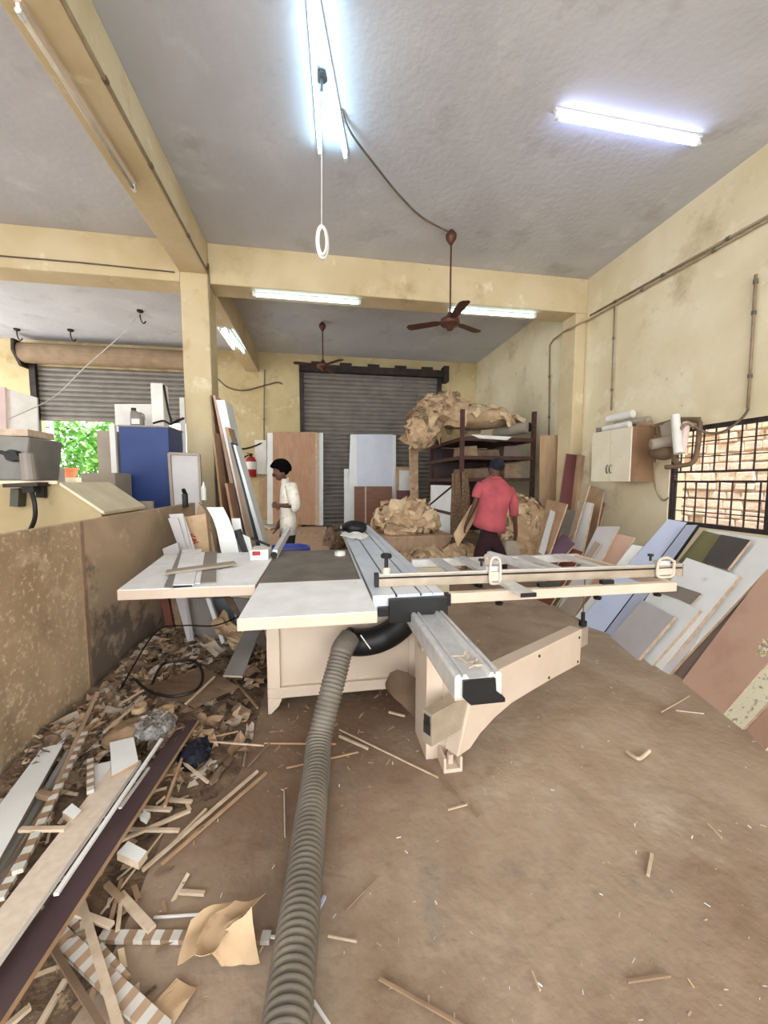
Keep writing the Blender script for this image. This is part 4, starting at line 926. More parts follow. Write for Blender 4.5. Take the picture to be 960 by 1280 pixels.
# bent white laminate
cl_ = [(258, 634), (266, 648), (271, 663), (274, 678), (277, 692)]; cr = [(279, 634), (286, 648), (292, 663), (296, 678), (299, 692)]
ys = [3.86, 3.82, 3.78, 3.75, 3.73]
vs = []; 
for (a_, b_), (c_, d_), y in zip(cl_, cr, ys): vs += [PY(a_, b_, y), PY(c_, d_, y)]
e0 = vs[-2]-vs[-4]; e1 = vs[-1]-vs[-3]
vs += [vs[-2]+e0*(vs[-2].z/(-e0.z)), vs[-1]+e1*(vs[-1].z/(-e1.z))]
b = B().add(vs, [(2*i, 2*i+1, 2*i+3, 2*i+2) for i in range(5)])
o = solo('bent_laminate', b, [m_whitelam, m_black], 'bent white laminate sheet with black edge leaning behind the side table', 'laminate', smooth=False)
md = o.modifiers.new('solid', 'SOLIDIFY'); md.thickness = .03; md.material_offset_rim = 1; md.offset = -1
mid('brown kraft carton with red printing standing behind the side table', [(238, 690), (262, 690), (257, 642), (221, 648)], 3.84, m_kraft, .1, 'kraft_carton', cat='carton')
pr = B(); rr = random.Random(4)
for i in range(5):
    y = 666+i*4.6; x = 226+i*1.2
    p0 = PY(x, y, 3.855); 
    for k in range(3):
        a_ = p0+V((rr.uniform(0, .09), -.018, rr.uniform(-.015, .015))); pr.beam(a_, a_+V((rr.uniform(.02, .06), 0, rr.uniform(-.02, .02))), .004, .012)
build('red_print', pr, m_orange, bpy.data.objects['kraft_carton'])
mid('pale thin board leaning left of the kraft carton, upper of the pair', [(232, 690), (240, 690), (228, 642), (211, 643)], 3.74, m_greyboard, .02)
mid('cream edged thin board leaning just left of the kraft carton', [(226, 688), (234, 688), (222, 647), (210, 648)], 3.71, m_greyboard, .02)
mid('brown edged thin board between the cream board and the carton', [(232, 688), (238, 688), (225, 650), (218, 650)], 3.79, m_tan, .02)
mid('dark brown board leaning on the partition behind the side table', [(236, 690), (262, 690), (258, 640), (248, 628)], 3.95, m_woodd, .02)
mid('black metal box section leaning right of the bent white laminate', [(303, 690), (309, 690), (299, 662), (292, 664)], 3.75, m_black, .08, 'box_section', cat='bar')
mid('white offcut behind the black box section', [(296, 690), (306, 690), (300, 648), (289, 648)], 3.9, m_whitelam, .02)
mid('small white offcut right of the black box section', [(308, 690), (316, 690), (312, 672), (303, 668)], 3.8, m_whitelam, .02)
mid('grey triangular board left of the strips behind the side table', [(210, 712), (226, 702), (222, 678), (203, 686)], 3.55, m_greyboard, .02, dy=.05)
solo('hanging_tool', B().beam(PX(231, 617, -1.46), PX(232, 634, -1.46), .04, .07).beam(PX(229, 612, -1.46), PX(232, 618, -1.46), .03, .03), m_black, 'black hand tool hanging on the top edge of the brown partition', 'tool')
# boards seen below the side table
mid('dark red board, leftmost standing under the side table', [(214, 812), (222, 812), (210, 748), (200, 748)], 3.62, m_redbrown, .03)
mid('brown board second from left under the side table', [(225, 810), (232, 810), (222, 748), (213, 748)], 3.6, m_woodd, .03)
mid('orange-red board third from left under the side table', [(235, 808), (242, 808), (231, 748), (222, 748)], 3.62, M('orange_red_board', (168, 86, 56), (146, 70, 46), 3), .03)
mid('dark brown board behind the orange-red one under the side table', [(243, 806), (254, 806), (240, 748), (231, 748)], 3.66, m_plum, .03)
mid('wide grey board with tan edge leaning under the side table', [(252, 806), (286, 800), (262, 748), (224, 748)], 3.5, m_midgrey, .03, edge=m_tan)
mid('blue-grey board under the right part of the side table', [(288, 792), (306, 786), (286, 748), (263, 748)], 3.7, M('blue_grey_board', (120, 126, 130), (104, 110, 116), 3), .03)
mid('white edge batten between grey boards under the side table', [(268, 780), (273, 780), (262, 748), (257, 748)], 3.45, m_whitelam, .03)
mid('brown edge board right under the side table', [(297, 772), (304, 772), (290, 748), (280, 748)], 3.55, m_hood, .04)
mid('grey board rightmost under the side table by the saw', [(304, 772), (318, 768), (310, 748), (291, 748)], 3.5, m_midgrey, .03)
# ============================================================ LEFT BAY BEHIND THE PARTITION
mc = thing('edge_bander', 'big beige machine with sloping lid behind the brown partition', 'machine', (-3.2, 3.9, 0))
fx = [(-40, 604), (70, 604), (128, 640), (140, 642), (140, 700), (-40, 700)]
q = [PY(x, y, 3.7) for x, y in ((-40, 604), (74, 604), (127, 640), (127, 660))]
q += [V((q[3].x, 3.7, 0)), V((q[0].x, 3.7, 0))]
spart('housing', B().prism(q, (0, .75, 0)), m_beige, mc, bevel=.01)
lidq = [PY(74, 602.5, 3.68), PY(130, 639.5, 3.68)]
spart('sloping_lid', B().prism([lidq[0], lidq[1], lidq[1]+V((0, 0, -.03)), lidq[0]+V((0, 0, -.03))], (0, .8, .0)), m_beigel, mc, bevel=.004)
spart('top_edge', B().beam(PY(-30, 603, 3.7), PY(74, 603, 3.7), .05, .03), m_beigel, mc)
gm = thing('grey_machine_head', 'grey machine unit with black knob on the beige machine', 'machine', PY(15, 605, 3.9))
gq = [PY(x, y, 3.78) for x, y in ((-30, 602), (31, 602), (36, 546), (-30, 542))]
spart('housing', B().prism(gq, (0, .45, 0)), m_gmach, gm, bevel=.02)
kp = PY(20, 570, 3.77); spart('knob', B().tube([kp, kp+V((0, -.06, 0))], .05, 8).beam(kp+V((-.08, -.05, .03)), kp+V((.08, -.05, -.03)), .03, .03), m_black, gm)
spart('motor', B().tube([PY(34, 567, 3.6), PY(38, 600, 3.6)], [.05, .055], 14), m_midgrey, gm)
spart('mount_shelf', B().beam(PY(13, 607, 3.62), PY(55, 605, 3.62), .16, .03), m_darksteel, gm)
spart('switch_box', B().beam(PY(24, 611, 3.66), PY(23, 633, 3.66), .06, .1, (0, 1, 0)), M('dark_olive_box', (74, 72, 60)), gm)
spart('plug_socket', B().beam(PY(32, 612, 3.6), PY(46, 611, 3.6), .08, .05).beam(PY(52, 606, 3.66), PY(52, 622, 3.66), .06, .04, (0, 1, 0)), m_dark, gm)
spart('power_cable', B().tube(arc([PY(39, 613, 3.58), PY(43, 628, 3.56), PY(44, 645, 3.56), PY(40, 658, 3.58), PY(34, 668, 3.6)]), .017, 8), m_black, gm)
solo('wooden_block', B().box(*(lambda a, b: (a.x, b.x, 3.95, 4.3, a.z, a.z+.06))(PY(-10, 545, 4.0), PY(40, 545, 4.0))), m_wood, 'wooden block lying on top of the grey machine unit', 'block')
solo('pale_panel', B().box(*(lambda a, b: (a.x, b.x, 5.2, 5.24, 0, a.z))(PY(-40, 542, 5.2), PY(38, 542, 5.2))), m_white, 'white panel edge lying level behind the grey machine unit', 'panel')
facing('pale_panel', 'pink-white board standing at the far left edge', [(-40, 620), (6, 620), (6, 484), (-40, 478)], 6.9, m_pinkw, .03, 'panel', floor=0)
facing('pale_panel', 'tall white board standing beside the pink board at far left', [(6, 620), (47, 620), (46, 497), (6, 485)], 7.0, m_white, .03, 'panel', floor=0)
facing('pale_panel', 'short white board standing before the shutter edge at left', [(30, 600), (53, 600), (51, 546), (32, 546)], 6.2, m_white, .03, 'panel', floor=0)
upr = lambda nm, lb, x0, x1, yt, yb, Y, mat, d, cat: solo(nm, B().box(PY(x0, yb, Y).x, PY(x1, yb, Y).x, Y, Y+d, 0, PY(x0, yt, Y).z), mat, lb, cat, bevel=.004)
upr('grey_carton', 'grey-brown carton standing left of the blue cabinet, lower one', 104, 146, 591, 640, 5.0, m_greycard, .4, 'carton')
upr('grey_carton', 'taller grey-brown carton standing beside the shutter opening', 124, 146, 538, 600, 5.9, m_greycard, .4, 'carton')
upr('white_box', 'small white box on the sill below the shutter opening', 54, 68, 584, 605, 5.0, m_white, .2, 'box')
upr('white_post', 'white narrow post edge standing just left of blue cabinet', 142, 149, 530, 640, 5.45, m_white, .05, 'post')
cb = thing('blue_cabinet', 'tall dark blue cabinet behind the brown partition', 'cabinet', PZ(190, 800, 0)*0+V((-2.65, 5.8, 0)))
a_ = PY(148, 533, 5.5); b_ = PY(210, 533, 5.5)
spart('carcass', B().box(a_.x, b_.x, 5.522, 6.02, .0, a_.z), m_blue, cb, bevel=.004)
spart('door', B().box(a_.x, b_.x-.001, 5.5, 5.52, .05, a_.z), m_blue, cb, bevel=.004)
spart('top_panel', B().box(a_.x-.01, b_.x+.01, 5.495, 6.04, a_.z+.001, a_.z+.02), m_greycard, cb)
zc = a_.z+.021
facing('white_board', 'white board standing upright behind the bottle on the blue cabinet', [(143, 532), (191, 532), (191, 505), (143, 505)], 6.1, m_white, .03, 'board', floor=0)
p = PY(172, 531, 5.75); ot = thing('oil_can', 'grey oil bottle with handle standing on the blue cabinet', 'bottle', (p.x, p.y, zc))
spart('bottle_body', B().loft([((p.x, p.y, zc), (.085, 0, 0), (0, .05, 0)), ((p.x, p.y, zc+.13), (.085, 0, 0), (0, .05, 0)), ((p.x-.02, p.y, zc+.19), (.06, 0, 0), (0, .045, 0)), ((p.x-.04, p.y, zc+.225), (.03, 0, 0), (0, .03, 0))]), m_midgrey, ot, smooth=True)
spart('cap', B().lathe([(.03, .226), (.03, .26)], (p.x-.04, p.y, zc), 12), m_darksteel, ot)
spart('label', B().box(p.x-.05, p.x+.05, p.y-.056, p.y-.052, zc+.04, zc+.11), m_white, ot)
spart('handle', B().tube(arc([(p.x+.03, p.y, zc+.2), (p.x+.08, p.y, zc+.17), (p.x+.09, p.y, zc+.1)]), .012, 8), m_midgrey, ot)
a_ = PY(190, 530, 5.7); b_ = PY(203, 479, 5.7)
wb = thing('white_machine_case', 'tall white casing with black cable on the blue cabinet', 'casing', (a_.x+.06, 5.75, zc))
spart('case', B().box(a_.x, b_.x, 5.7, 5.9, zc, b_.z), m_white, wb, bevel=.008)
spart('cable', B().tube(arc([(b_.x+.01, 5.72, b_.z-.02), (b_.x+.05, 5.72, zc+.25), (b_.x+.1, 5.68, zc+.05), (b_.x+.02, 5.62, zc+.08), (a_.x+.05, 5.6, zc+.04)]), .014, 6), m_black, wb)
solo('black_cable', B().tube(arc([PY(214, 530, 5.7), PY(222, 526, 5.75), PY(229, 523, 5.9)]), .02, 6), m_black, 'short black cable on the blue cabinet near the column', 'cable')
facing('white_board', 'narrow white panel behind the blue cabinet at the column', [(224, 535), (230, 535), (230, 497), (224, 497)], 6.05, m_white, .03, 'panel', floor=0)
# metal tray frame
tf = thing('metal_tray', 'pale shallow metal tray leaning behind the partition by column', 'tray', (PY(232, 628, 5.1).x, 5.1, 0))
tq = [PY(x, y, 5.12+(.06 if i > 1 else 0)) for i, (x, y) in enumerate(((217, 640), (252, 628), (249, 568), (212, 567)))]
for k in (0, 1): tq[k] = tq[3-k]+(tq[k]-tq[3-k])*(tq[3-k].z/(tq[3-k].z-tq[k].z))
spart('tray_base', B().prism(tq, (0, .02, 0)), m_greyboard, tf)
for i in range(4): spart('rim', B().beam(tq[i]+V((0, -.012, 0)), tq[(i+1) % 4]+V((0, -.012, 0)), .03, .04, (0, 1, 0)), m_greycard, tf)
solo('spray_bottle', B().lathe([(.03, 0), (.03, .15), (.012, .19), (.012, .22)], PY(255, 625, 5.0), 12), m_white, 'small white bottle with dark label at the foot of the column', 'bottle')
solo('board_offcut', B().box(*(lambda a, b: (a.x, b.x, 4.7, 4.75, 0, a.z))(PY(147, 627, 4.7), PY(190, 627, 4.7))), m_greycard, 'grey-brown offcut standing in front of the blue cabinet', 'board')
# ============================================================ PEOPLE
def skin(name, verts, edges, mat, parent, root=0, levels=1):
    """verts: list of (pos, rx, ry)"""
    base = parent.location
    me = bpy.data.meshes.new(name); me.from_pydata([V(v[0])-base for v in verts], edges, []); me.materials.append(mat)
    o = bpy.data.objects.new(name, me); link(o, parent)
    sk = o.modifiers.new('skin', 'SKIN'); sk.use_smooth_shade = True; sk.branch_smoothing = .6
    if not me.skin_vertices: me.skin_vertices.new()
    for i, v in enumerate(verts):
        d = me.skin_vertices[0].data[i]; d.radius = (v[1], v[2]); d.use_root = (i == root)
    ss = o.modifiers.new('sub', 'SUBSURF'); ss.levels = levels; ss.render_levels = levels
    return o
def make_person(label, J, group, hand_dirs, shirt, trousers, hairmat, shirt_rings, leg_r, sleeves, collar=None, face=None, headr=(.075, .095), hairfn=None):
    foot = (V(J['footL'])+V(J['footR']))/2
    t = thing('person', label, 'person', (foot.x, foot.y, 0))
    vs = []; es = []; ix = {}
    def a(k, p, rx, ry=None, to=None):
        ix[k] = len(vs); vs.append((V(p), rx, ry or rx))
        if to is not None: es.append((ix[to], ix[k]))
    a('pelvis', J['pelvis'], .09, .075)
    a('waist', J['waist'], .10, .08, 'pelvis'); a('chest', J['chest'], .12, .08, 'waist')
    a('neck', J['neck'], .052, .052, 'chest'); 
    hd = V(J['headtop'])-V(J['neck'])
    fc = V(J['face']).normalized()
    a('nape', V(J['neck'])+hd*.28-fc*.012, .055, .055, 'neck'); a('head', V(J['neck'])+hd*.55, .082, .09, 'nape'); a('top', V(J['neck'])+hd*.8, .066, .074, 'head')
    hc = V(J['neck'])+hd*.5
    a('chin', V(J['neck'])+hd*.24+fc*.062, .036, .036, 'head'); a('nose', V(J['neck'])+hd*.42+fc*.108, .013, .016, 'head'); a('brow', V(J['neck'])+hd*.56+fc*.07, .04, .04, 'head')
    sx = fc.cross(hd.normalized())
    for s in 'LR':
        sg = -1 if s == 'L' else 1
        a('ear'+s, hc-hd*.06+sx*(.09*sg)-fc*.01, .014, .022, 'head')
        a('sh'+s, J['sh'+s], .042, .042, 'chest'); a('el'+s, J['el'+s], .042, .042, 'sh'+s); a('wr'+s, J['wr'+s], .029, .026, 'el'+s)
        a('palm'+s, V(J['wr'+s])+V(hand_dirs[s][0])*.06, .036, .02, 'wr'+s)
        d0 = V(hand_dirs[s][0]); sd = V(hand_dirs[s][1]); cu = V(hand_dirs[s][2]); pc = V(J['wr'+s])+d0*.085
        for i, ln in enumerate((.062, .07, .066, .052)):
            o_ = pc+sd*((i-1.5)*.019)
            a('f%d%s' % (i, s), o_, .0095, None, 'palm'+s); a('g%d%s' % (i, s), o_+(d0+cu*.35).normalized()*ln*.55, .009, None, 'f%d%s' % (i, s)); a('h%d%s' % (i, s), o_+(d0+cu*.35).normalized()*ln*.55+(d0*.6+cu).normalized()*ln*.5, .008, None, 'g%d%s' % (i, s))
        a('t0'+s, V(J['wr'+s])+d0*.045-sd*.036, .011, None, 'palm'+s); a('t1'+s, V(J['wr'+s])+d0*.085-sd*.055+cu*.015, .010, None, 't0'+s)
        a('hip'+s, J['hip'+s], .05, .055, 'pelvis'); a('kn'+s, J['kn'+s], .055, .058, 'hip'+s); a('an'+s, J['foot'+s]+V((0, 0, .085)), .038, .04, 'kn'+s)
        a('toe'+s, J['foot'+s]+V(J['toe'])*.16+V((0, 0, .032)), .034, .03, 'an'+s)
    skin('body', vs, es, m_skin, t)
    # shirt: torso loft + sleeves
    b = B().loft(shirt_rings, 20)
    so = spart('shirt', b, shirt, t, smooth=True)
    for pts, rads in sleeves:
        spart('sleeve', B().tube(arc(pts, 4), [rads[0]+(rads[1]-rads[0])*k/(4*(len(pts)-1)) for k in range(4*(len(pts)-1)+1)], 16), shirt, so, smooth=True)
    if collar: spart('collar', B().tube(collar, .016, 8, True), shirt, so, smooth=True)
    # trousers
    vs = [(V(J['pelvis'])+V((0, 0, .14)), .135, .10), (V(J['pelvis'])-V((0, 0, .04)), .155, .13)]
    es = [(0, 1)]
    for s in 'LR':
        n = len(vs); h_, k_, f_ = V(J['hip'+s]), V(J['kn'+s]), V(J['foot'+s])
        vs += [(h_-V((0, 0, .05)), leg_r[0], leg_r[0]), (h_.lerp(k_, .5), leg_r[0]*.93, leg_r[0]*.93), (k_, leg_r[1], leg_r[1]), (k_.lerp(f_, .5), leg_r[1]*.95, leg_r[1]*.95), (f_+V((0, 0, .09)), leg_r[2], leg_r[2])]
        es += [(1, n), (n, n+1), (n+1, n+2), (n+2, n+3), (n+3, n+4)]
    skin('trousers', vs, es, trousers, t)
    # hair / cap
    hc2 = V(J['neck'])+hd*.64-fc*.014
    b = B().blob((0, 0, 0), (.098, .116, .108), 4, .12, 16, 3)
    zax = hd.normalized(); yax = (fc-zax*fc.dot(zax)).normalized(); xax = yax.cross(zax)
    out = []
    for p in b.v:
        t_ = min(1, max(0, (p.y-.015)/.035))*min(1, max(0, (.045-p.z)/.03)); k = 1-.42*t_
        if p.z < -.06: k *= .86
        p = p*k; out.append(hc2+xax*p.x+yax*p.y+zax*(p.z+.005))
    b.v = out
    spart('hair' if hairmat is m_hair else 'cap', b, hairmat, t, smooth=True)
    sb = B()
    for s in 'LR':
        f_ = V(J['foot'+s]); d = V(J['toe'])
        sb.loft([(f_-d*.06+V((0, 0, .03)), d.cross(V((0, 0, 1)))*.035, V((0, 0, .03))), (f_+V((0, 0, .04)), d.cross(V((0, 0, 1)))*.045, V((0, 0, .04))), (f_+d*.12+V((0, 0, .032)), d.cross(V((0, 0, 1)))*.052, V((0, 0, .032))), (f_+d*.2+V((0, 0, .02)), d.cross(V((0, 0, 1)))*.036, V((0, 0, .02)))], 12)
    spart('shoes', sb, m_black, t, smooth=True)
    return t
# man in white, profile to the left
Y1 = 4.75
def m1(px, py, dy=0): return PY(px, py, Y1+dy)
g0 = m1(361, 700).x
J = dict(pelvis=V((g0, Y1, .93)), waist=m1(360, 640), chest=m1(361, 612), neck=m1(356, 609), headtop=m1(346, 573), face=(-.97, -.12, -.1),
    shL=m1(363, 609, -.17), shR=m1(359, 609, .17), elL=m1(368, 632, -.2), elR=m1(360, 640, .2), wrL=m1(354, 632, -.17), wrR=m1(349, 654, .13),
    hipL=V((g0, Y1-.09, .88)), hipR=V((g0, Y1+.09, .88)), knL=V((g0-.02, Y1-.1, .48)), knR=V((g0-.06, Y1+.1, .48)), footL=V((g0+.03, Y1-.11, 0)), footR=V((g0-.06, Y1+.11, 0)), toe=(-1, 0, 0))
zh = m1(360, 666).z
cx = lambda px, py: m1(px, py)
rings = []
for (pl, pr, py, hw) in ((350, 371.5, 667, .20), (350, 371, 655, .195), (350, 370.5, 642, .185), (349.5, 369.5, 630, .185), (350, 368.5, 620, .195), (351, 367, 611, .205), (352, 365, 605, .17), (352, 361, 600.5, .09), (352, 360, 598.5, .062)):
    l, r_ = m1(pl, py), m1(pr, py); rings.append(((l+r_)/2, V(((r_.x-l.x)/2, 0, 0)), V((0, hw, 0))))
sl = [([m1(363, 607, -.15), m1(366, 618, -.2), m1(368.5, 632, -.215), m1(365, 634, -.215)], (.075, .058)), ([m1(360, 607, .15), m1(361, 625, .2), m1(359, 640, .2)], (.075, .06))]
make_person('young man in white checked shirt and black trousers, standing side-on facing left', J, None, {'L': ((-.98, .1, .08), (0, .3, 1), (.1, 1, 0)), 'R': ((-.4, 0, -.9), (0, 1, 0), (-.8, 0, -.3))}, m_shirtw, m_trb, m_hair, rings, (.105, .085, .075), sl, collar=[m1(352, 603, -.05), m1(357, 601, -.07), m1(360, 598.5, 0), m1(357, 600, .07)])
# man in red, seen from behind, leaning forward
Y2 = 5.1
def m2(px, py, dy=0): return PY(px, py, Y2+dy)
gL, gR = m2(598, 735).x, m2(628, 735).x
J = dict(pelvis=m2(611, 668), waist=m2(613, 650, .03), chest=m2(617, 616, .12), neck=m2(619, 600, .17), headtop=m2(621, 574, .3), face=(-.1, .86, -.5),
    shL=m2(601, 606, .1), shR=m2(637, 612, .12), elL=m2(593, 632, .12), elR=m2(643, 643, .14), wrL=m2(583, 655, .2), wrR=m2(645, 668, .22),
    hipL=m2(602, 674), hipR=m2(622, 676), knL=m2(598, 708, .03), knR=m2(627, 708, .06), footL=V((gL, Y2, 0)), footR=V((gR, Y2+.12, 0)), toe=(0, 1, 0))
rings = []
for (pl, pr, pyl, pyr, dp_, dyy) in ((592, 630, 657, 665, .14, -.01), (594, 631, 650, 656, .14, 0), (597, 632, 640, 643, .135, .02), (599, 635, 628, 630, .135, .05), (600, 639, 617, 620, .135, .08), (598, 641, 609, 613, .13, .11), (602, 637, 602, 606, .11, .14), (611, 629, 598, 599, .08, .16), (614, 626, 595, 595.5, .06, .18)):
    l, r_ = m2(pl, pyl, dyy), m2(pr, pyr, dyy); rings.append(((l+r_)/2, (r_-l)/2, V((0, dp_, .03))))
sl = [([m2(603, 606, .11), m2(598, 613, .12), m2(595.5, 622, .12)], (.085, .07)), ([m2(635, 612, .12), m2(641, 625, .14), m2(642.5, 645, .14)], (.085, .065))]
make_person('man in coral red shirt and navy cap, bending away with arms down', J, None, {'L': ((-.25, .3, -.92), (.3, .95, .2), (.9, -.2, 0)), 'R': ((.05, .35, -.93), (0, .95, .3), (-.9, .1, 0))}, m_shirtr, m_trm, m_cap, rings, (.115, .09, .08), sl, collar=[m2(614, 598, .12), m2(620, 596.5, .1), m2(626, 598, .12)])
# cardboard sheet he holds, grey bag at right hand
q = [PY(567, 668, 5.42), PY(572, 684, 5.36), PY(583, 668, 5.34), PY(603, 632, 5.42), PY(601, 621, 5.5), PY(589, 632, 5.5)]
o = solo('cardboard_sheet', B().prism(q, (0, .02, 0)), m_kraft, 'pale tan cardboard sheet held in the left hand of the man in red', 'cardboard')
q = [PY(632, 682, 5.3), PY(633, 676, 5.3), PY(646, 676, 5.32), PY(651, 690, 5.3), PY(650, 712, 5.25), PY(634, 714, 5.25)]
solo('grey_sack', B().prism(q, (0, .12, 0)), m_greycard, 'grey plastic sack hanging from the right hand of the man in red', 'bag', bevel=.02)
# ============================================================ SCRAP ON THE FLOOR
def heap_h(x, y):
    d = max(0, 1-max(0, x+1.45)/1.05); e = min(1, max(0, (y-1.75)/.5))*min(1, max(0, (4.6-y)/.6))
    n = NZ.noise(V((x*2.3, y*2.3, 1)))*.5+NZ.noise(V((x*6, y*6, 4)))*.3+abs(NZ.noise(V((x*14, y*14, 2))))*.3
    h = (d**.8)*e*(.17+.10*n)
    d2 = max(0, 1-max(0, x+1.45)/.8); e2 = min(1, max(0, (y-.9)/.4))*min(1, max(0, (2.3-y)/.5))
    h += (d2**.9)*e2*(.09+.06*n)
    return h
hb = B(); nx, ny = 70, 190; vs = []
for i in range(nx+1):
    for j in range(ny+1):
        x = -1.47+1.3*i/nx; y = .85+3.75*j/ny; vs.append(V((x, y, heap_h(x, y)-.004)))
fs = [(i*(ny+1)+j, (i+1)*(ny+1)+j, (i+1)*(ny+1)+j+1, i*(ny+1)+j+1) for i in range(nx) for j in range(ny)]
hb.add(vs, fs); solo('scrap_heap', hb, m_heap, 'brown heap of sawdust and paper scrap along the partition', 'scrap'); bpy.data.objects['scrap_heap']['kind'] = 'stuff'
def flakes(name, label, n, seed, mats, fn, smin, smax, kind_curl=.5):
    rn = random.Random(seed); b = B()
    for i in range(n):
        x, y, z = fn(rn); s = rn.uniform(smin, smax); w = s*rn.uniform(.12, .7 if smax > .05 else .3); a = rn.uniform(0, 6.283)
        d = V((math.cos(a), math.sin(a), rn.uniform(-.35, .35))); e = V((-math.sin(a), math.cos(a), rn.uniform(-.5, .5)))
        c = V((x, y, z+.012)); k = V((0, 0, s*kind_curl*rn.uniform(-.2, .6)))
        b.add([c-d*s-e*w, c-e*w+k, c+d*s-e*w, c+d*s+e*w, c+e*w+k, c-d*s+e*w], [(0, 1, 4, 5), (1, 2, 3, 4)])
    o = solo(name, b, mats, label, 'scrap'); o['kind'] = 'stuff'
    for p in o.data.polygons: p.material_index = (p.index//2) % len(mats)
    return o
def inheap(rn):
    while True:
        x = -1.45+abs(rn.gauss(0, .5)); y = rn.uniform(1.9, 4.4)
        if -1.45 < x < -.42: return x, y, heap_h(x, y)
def inheap(rn):
    while True:
        x = -1.45+abs(rn.gauss(0, .5)); y = rn.uniform(1.9, 4.4)
        if -1.4 < x < -.42: return x, y, heap_h(x, y)
rn_ = random.Random(8); scr = [B() for k in range(5)]
def patch3(b, p, nrm, size, rn):
    nrm = V(nrm).normalized(); u = nrm.cross(V((rn.uniform(-1, 1), rn.uniform(-1, 1), .3))).normalized(); w = nrm.cross(u); a = rn.uniform(.3, 1); vs = []
    for i in range(4):
        for j_ in range(4): vs.append(V(p)+u*((i/1.5-1)*size*(1+rn.uniform(-.2, .2)))+w*((j_/1.5-1)*size*a*(1+rn.uniform(-.2, .2)))+nrm*(rn.uniform(-.3, .3)*size))
    b.add(vs, [(i*4+k, i*4+4+k, i*4+5+k, i*4+1+k) for i in range(3) for k in range(3)])
for i in range(1100):
    x, y, z = inheap(rn_); patch3(scr[rn_.randrange(5)], (x, y, z+.015), (rn_.uniform(-.5, .5), rn_.uniform(-.5, .5), 1), rn_.uniform(.02, .075), rn_)
allb = B(); lens = []
for b in scr: allb.add(b.v, b.f); lens.append(len(b.f))
o = tag(build('paper_scraps', allb, [m_kraftd, m_heap2, m_heap, m_hood, M('dull_grey_scrap', (186, 172, 156), (150, 136, 122), 8, .9)]), 'crumpled torn paper scraps covering the heap under the side table', 'scrap', kind='stuff')
q_ = 0; acc = lens[0]
for p in o.data.polygons:
    while p.index >= acc and q_ < 4: q_ += 1; acc += lens[q_]
    p.material_index = q_
def infront(rn):
    while True:
        x = -1.45+abs(rn.gauss(0, .4)); y = rn.uniform(.9, 2.3)
        if x < -.5: return x, y, heap_h(x, y)
flakes('wood_splinters', 'mixed splinters and slivers of wood around the long boards', 700, 9, [m_wood, m_woodd, m_heap2, m_heap, m_kraftl], infront, .01, .045, .1)
def onfloor(rn): return rn.uniform(-.9, 3.0), .8+rn.random()**1.5*3.2, -.009
flakes('sawdust_flakes', 'tiny pale wood flakes scattered over the brown floor', 700, 12, [m_wood, m_whitelam, m_kraft], onfloor, .002, .010, .05)
def underfn(rn): return rn.uniform(-.3, .65), rn.uniform(1.9, 3.4), -.009
flakes('sawdust_flakes', 'small brown flakes on the floor beneath the saw body', 160, 13, [m_woodd, m_kraftd], underfn, .01, .03, .05)
SW = 'scrap sticks on the floor'
def stick(label, a, b, w=.016, z=.01, t=.008, mat=None, za=None, zb=None, name='wood_strip', cat='strip', group=None):
    p = PZ(*a, z if za is None else za); q = PZ(*b, z if zb is None else zb)
    w *= .64; t *= .85
    return solo(name, B().beam(p, q, w, t), mat or m_wood, label, cat, group)
def heapstick(a, b, **k): pass
# long boards at lower left
flat('long_board', 'white board lying against the partition at the lower left', [(-70, 1100), (-5, 1082), (84, 921), (55, 931)], .2, m_whitelam, .02, edge=m_midgrey, tilt=-.02)
flat('long_board', 'long beige board lying across the scrap at the lower left', [(-60, 1212), (-60, 1284), (176, 950), (140, 957)], .22, m_beigeboard, .02, edge=m_white, tilt=-.05)
flat('long_board', 'long dark plum board lying in front beside the beige board', [(-90, 1330), (-35, 1332), (248, 899), (228, 901)], .17, m_plum, .022, edge=m_tan, tilt=-.06)
stick('thin white strip lying along the right edge of the beige board', (70, 1118), (202, 924), .022, t=.012, mat=m_whitelam, za=.235, zb=.21)
stick('shorter white strip beneath the long thin white strip', (150, 1010), (186, 960), .018, t=.01, mat=m_greyboard, za=.20, zb=.19)
flat('white_offcut', 'white rectangular offcut standing out above the beige board end', [(140, 970), (173, 952), (167, 921), (137, 928)], .19, m_whitelam, .015, edge=m_tan)
flat('white_offcut', 'white offcut with pale stains lying left of the beige board end', [(118, 992), (137, 976), (139, 951), (118, 956)], .17, m_whitelam, .015)
flat('white_offcut', 'small white block with wood edge left of the long beige board', [(78, 1015), (92, 1024), (102, 1013), (90, 1004)], .2, m_whitelam, .03, edge=m_wood)
flat('white_offcut', 'white block with brown edge lying right of the dark plum board', [(146, 1066), (173, 1078), (184, 1064), (160, 1051)], .1, m_whitelam, .03, edge=m_wood)
flat('white_offcut', 'small white chip beside the plum board, above the white block', [(175, 1020), (183, 1025), (188, 1016), (180, 1013)], .09, m_white, .02)
def pipe2(label, a, b, r, za, zb, mat): solo('metal_tube', B().tube([PZ(*a, za), PZ(*b, zb)], r, 12), mat, label, 'tube')
pipe2('grey round tube lying beside the white board at lower left', (-25, 1125), (88, 940), .02, .12, .17, m_gmach)
pipe2('second grey tube under the first beside the white board', (-5, 1120), (60, 985), .018, .1, .13, m_midgrey)
stick('brown flat batten right of the grey tubes at lower left', (-12, 1110), (70, 985), .035, t=.015, mat=m_tan, za=.12, zb=.14)
stick('long grey-brown stick rising from the scrap onto the partition', (68, 985), (122, 864), .018, t=.018, mat=m_hood, za=.18, zb=.55)
stick('pale stick crossing under the beige board at left', (25, 1037), (82, 1036), .026, t=.014, za=.2, zb=.2)
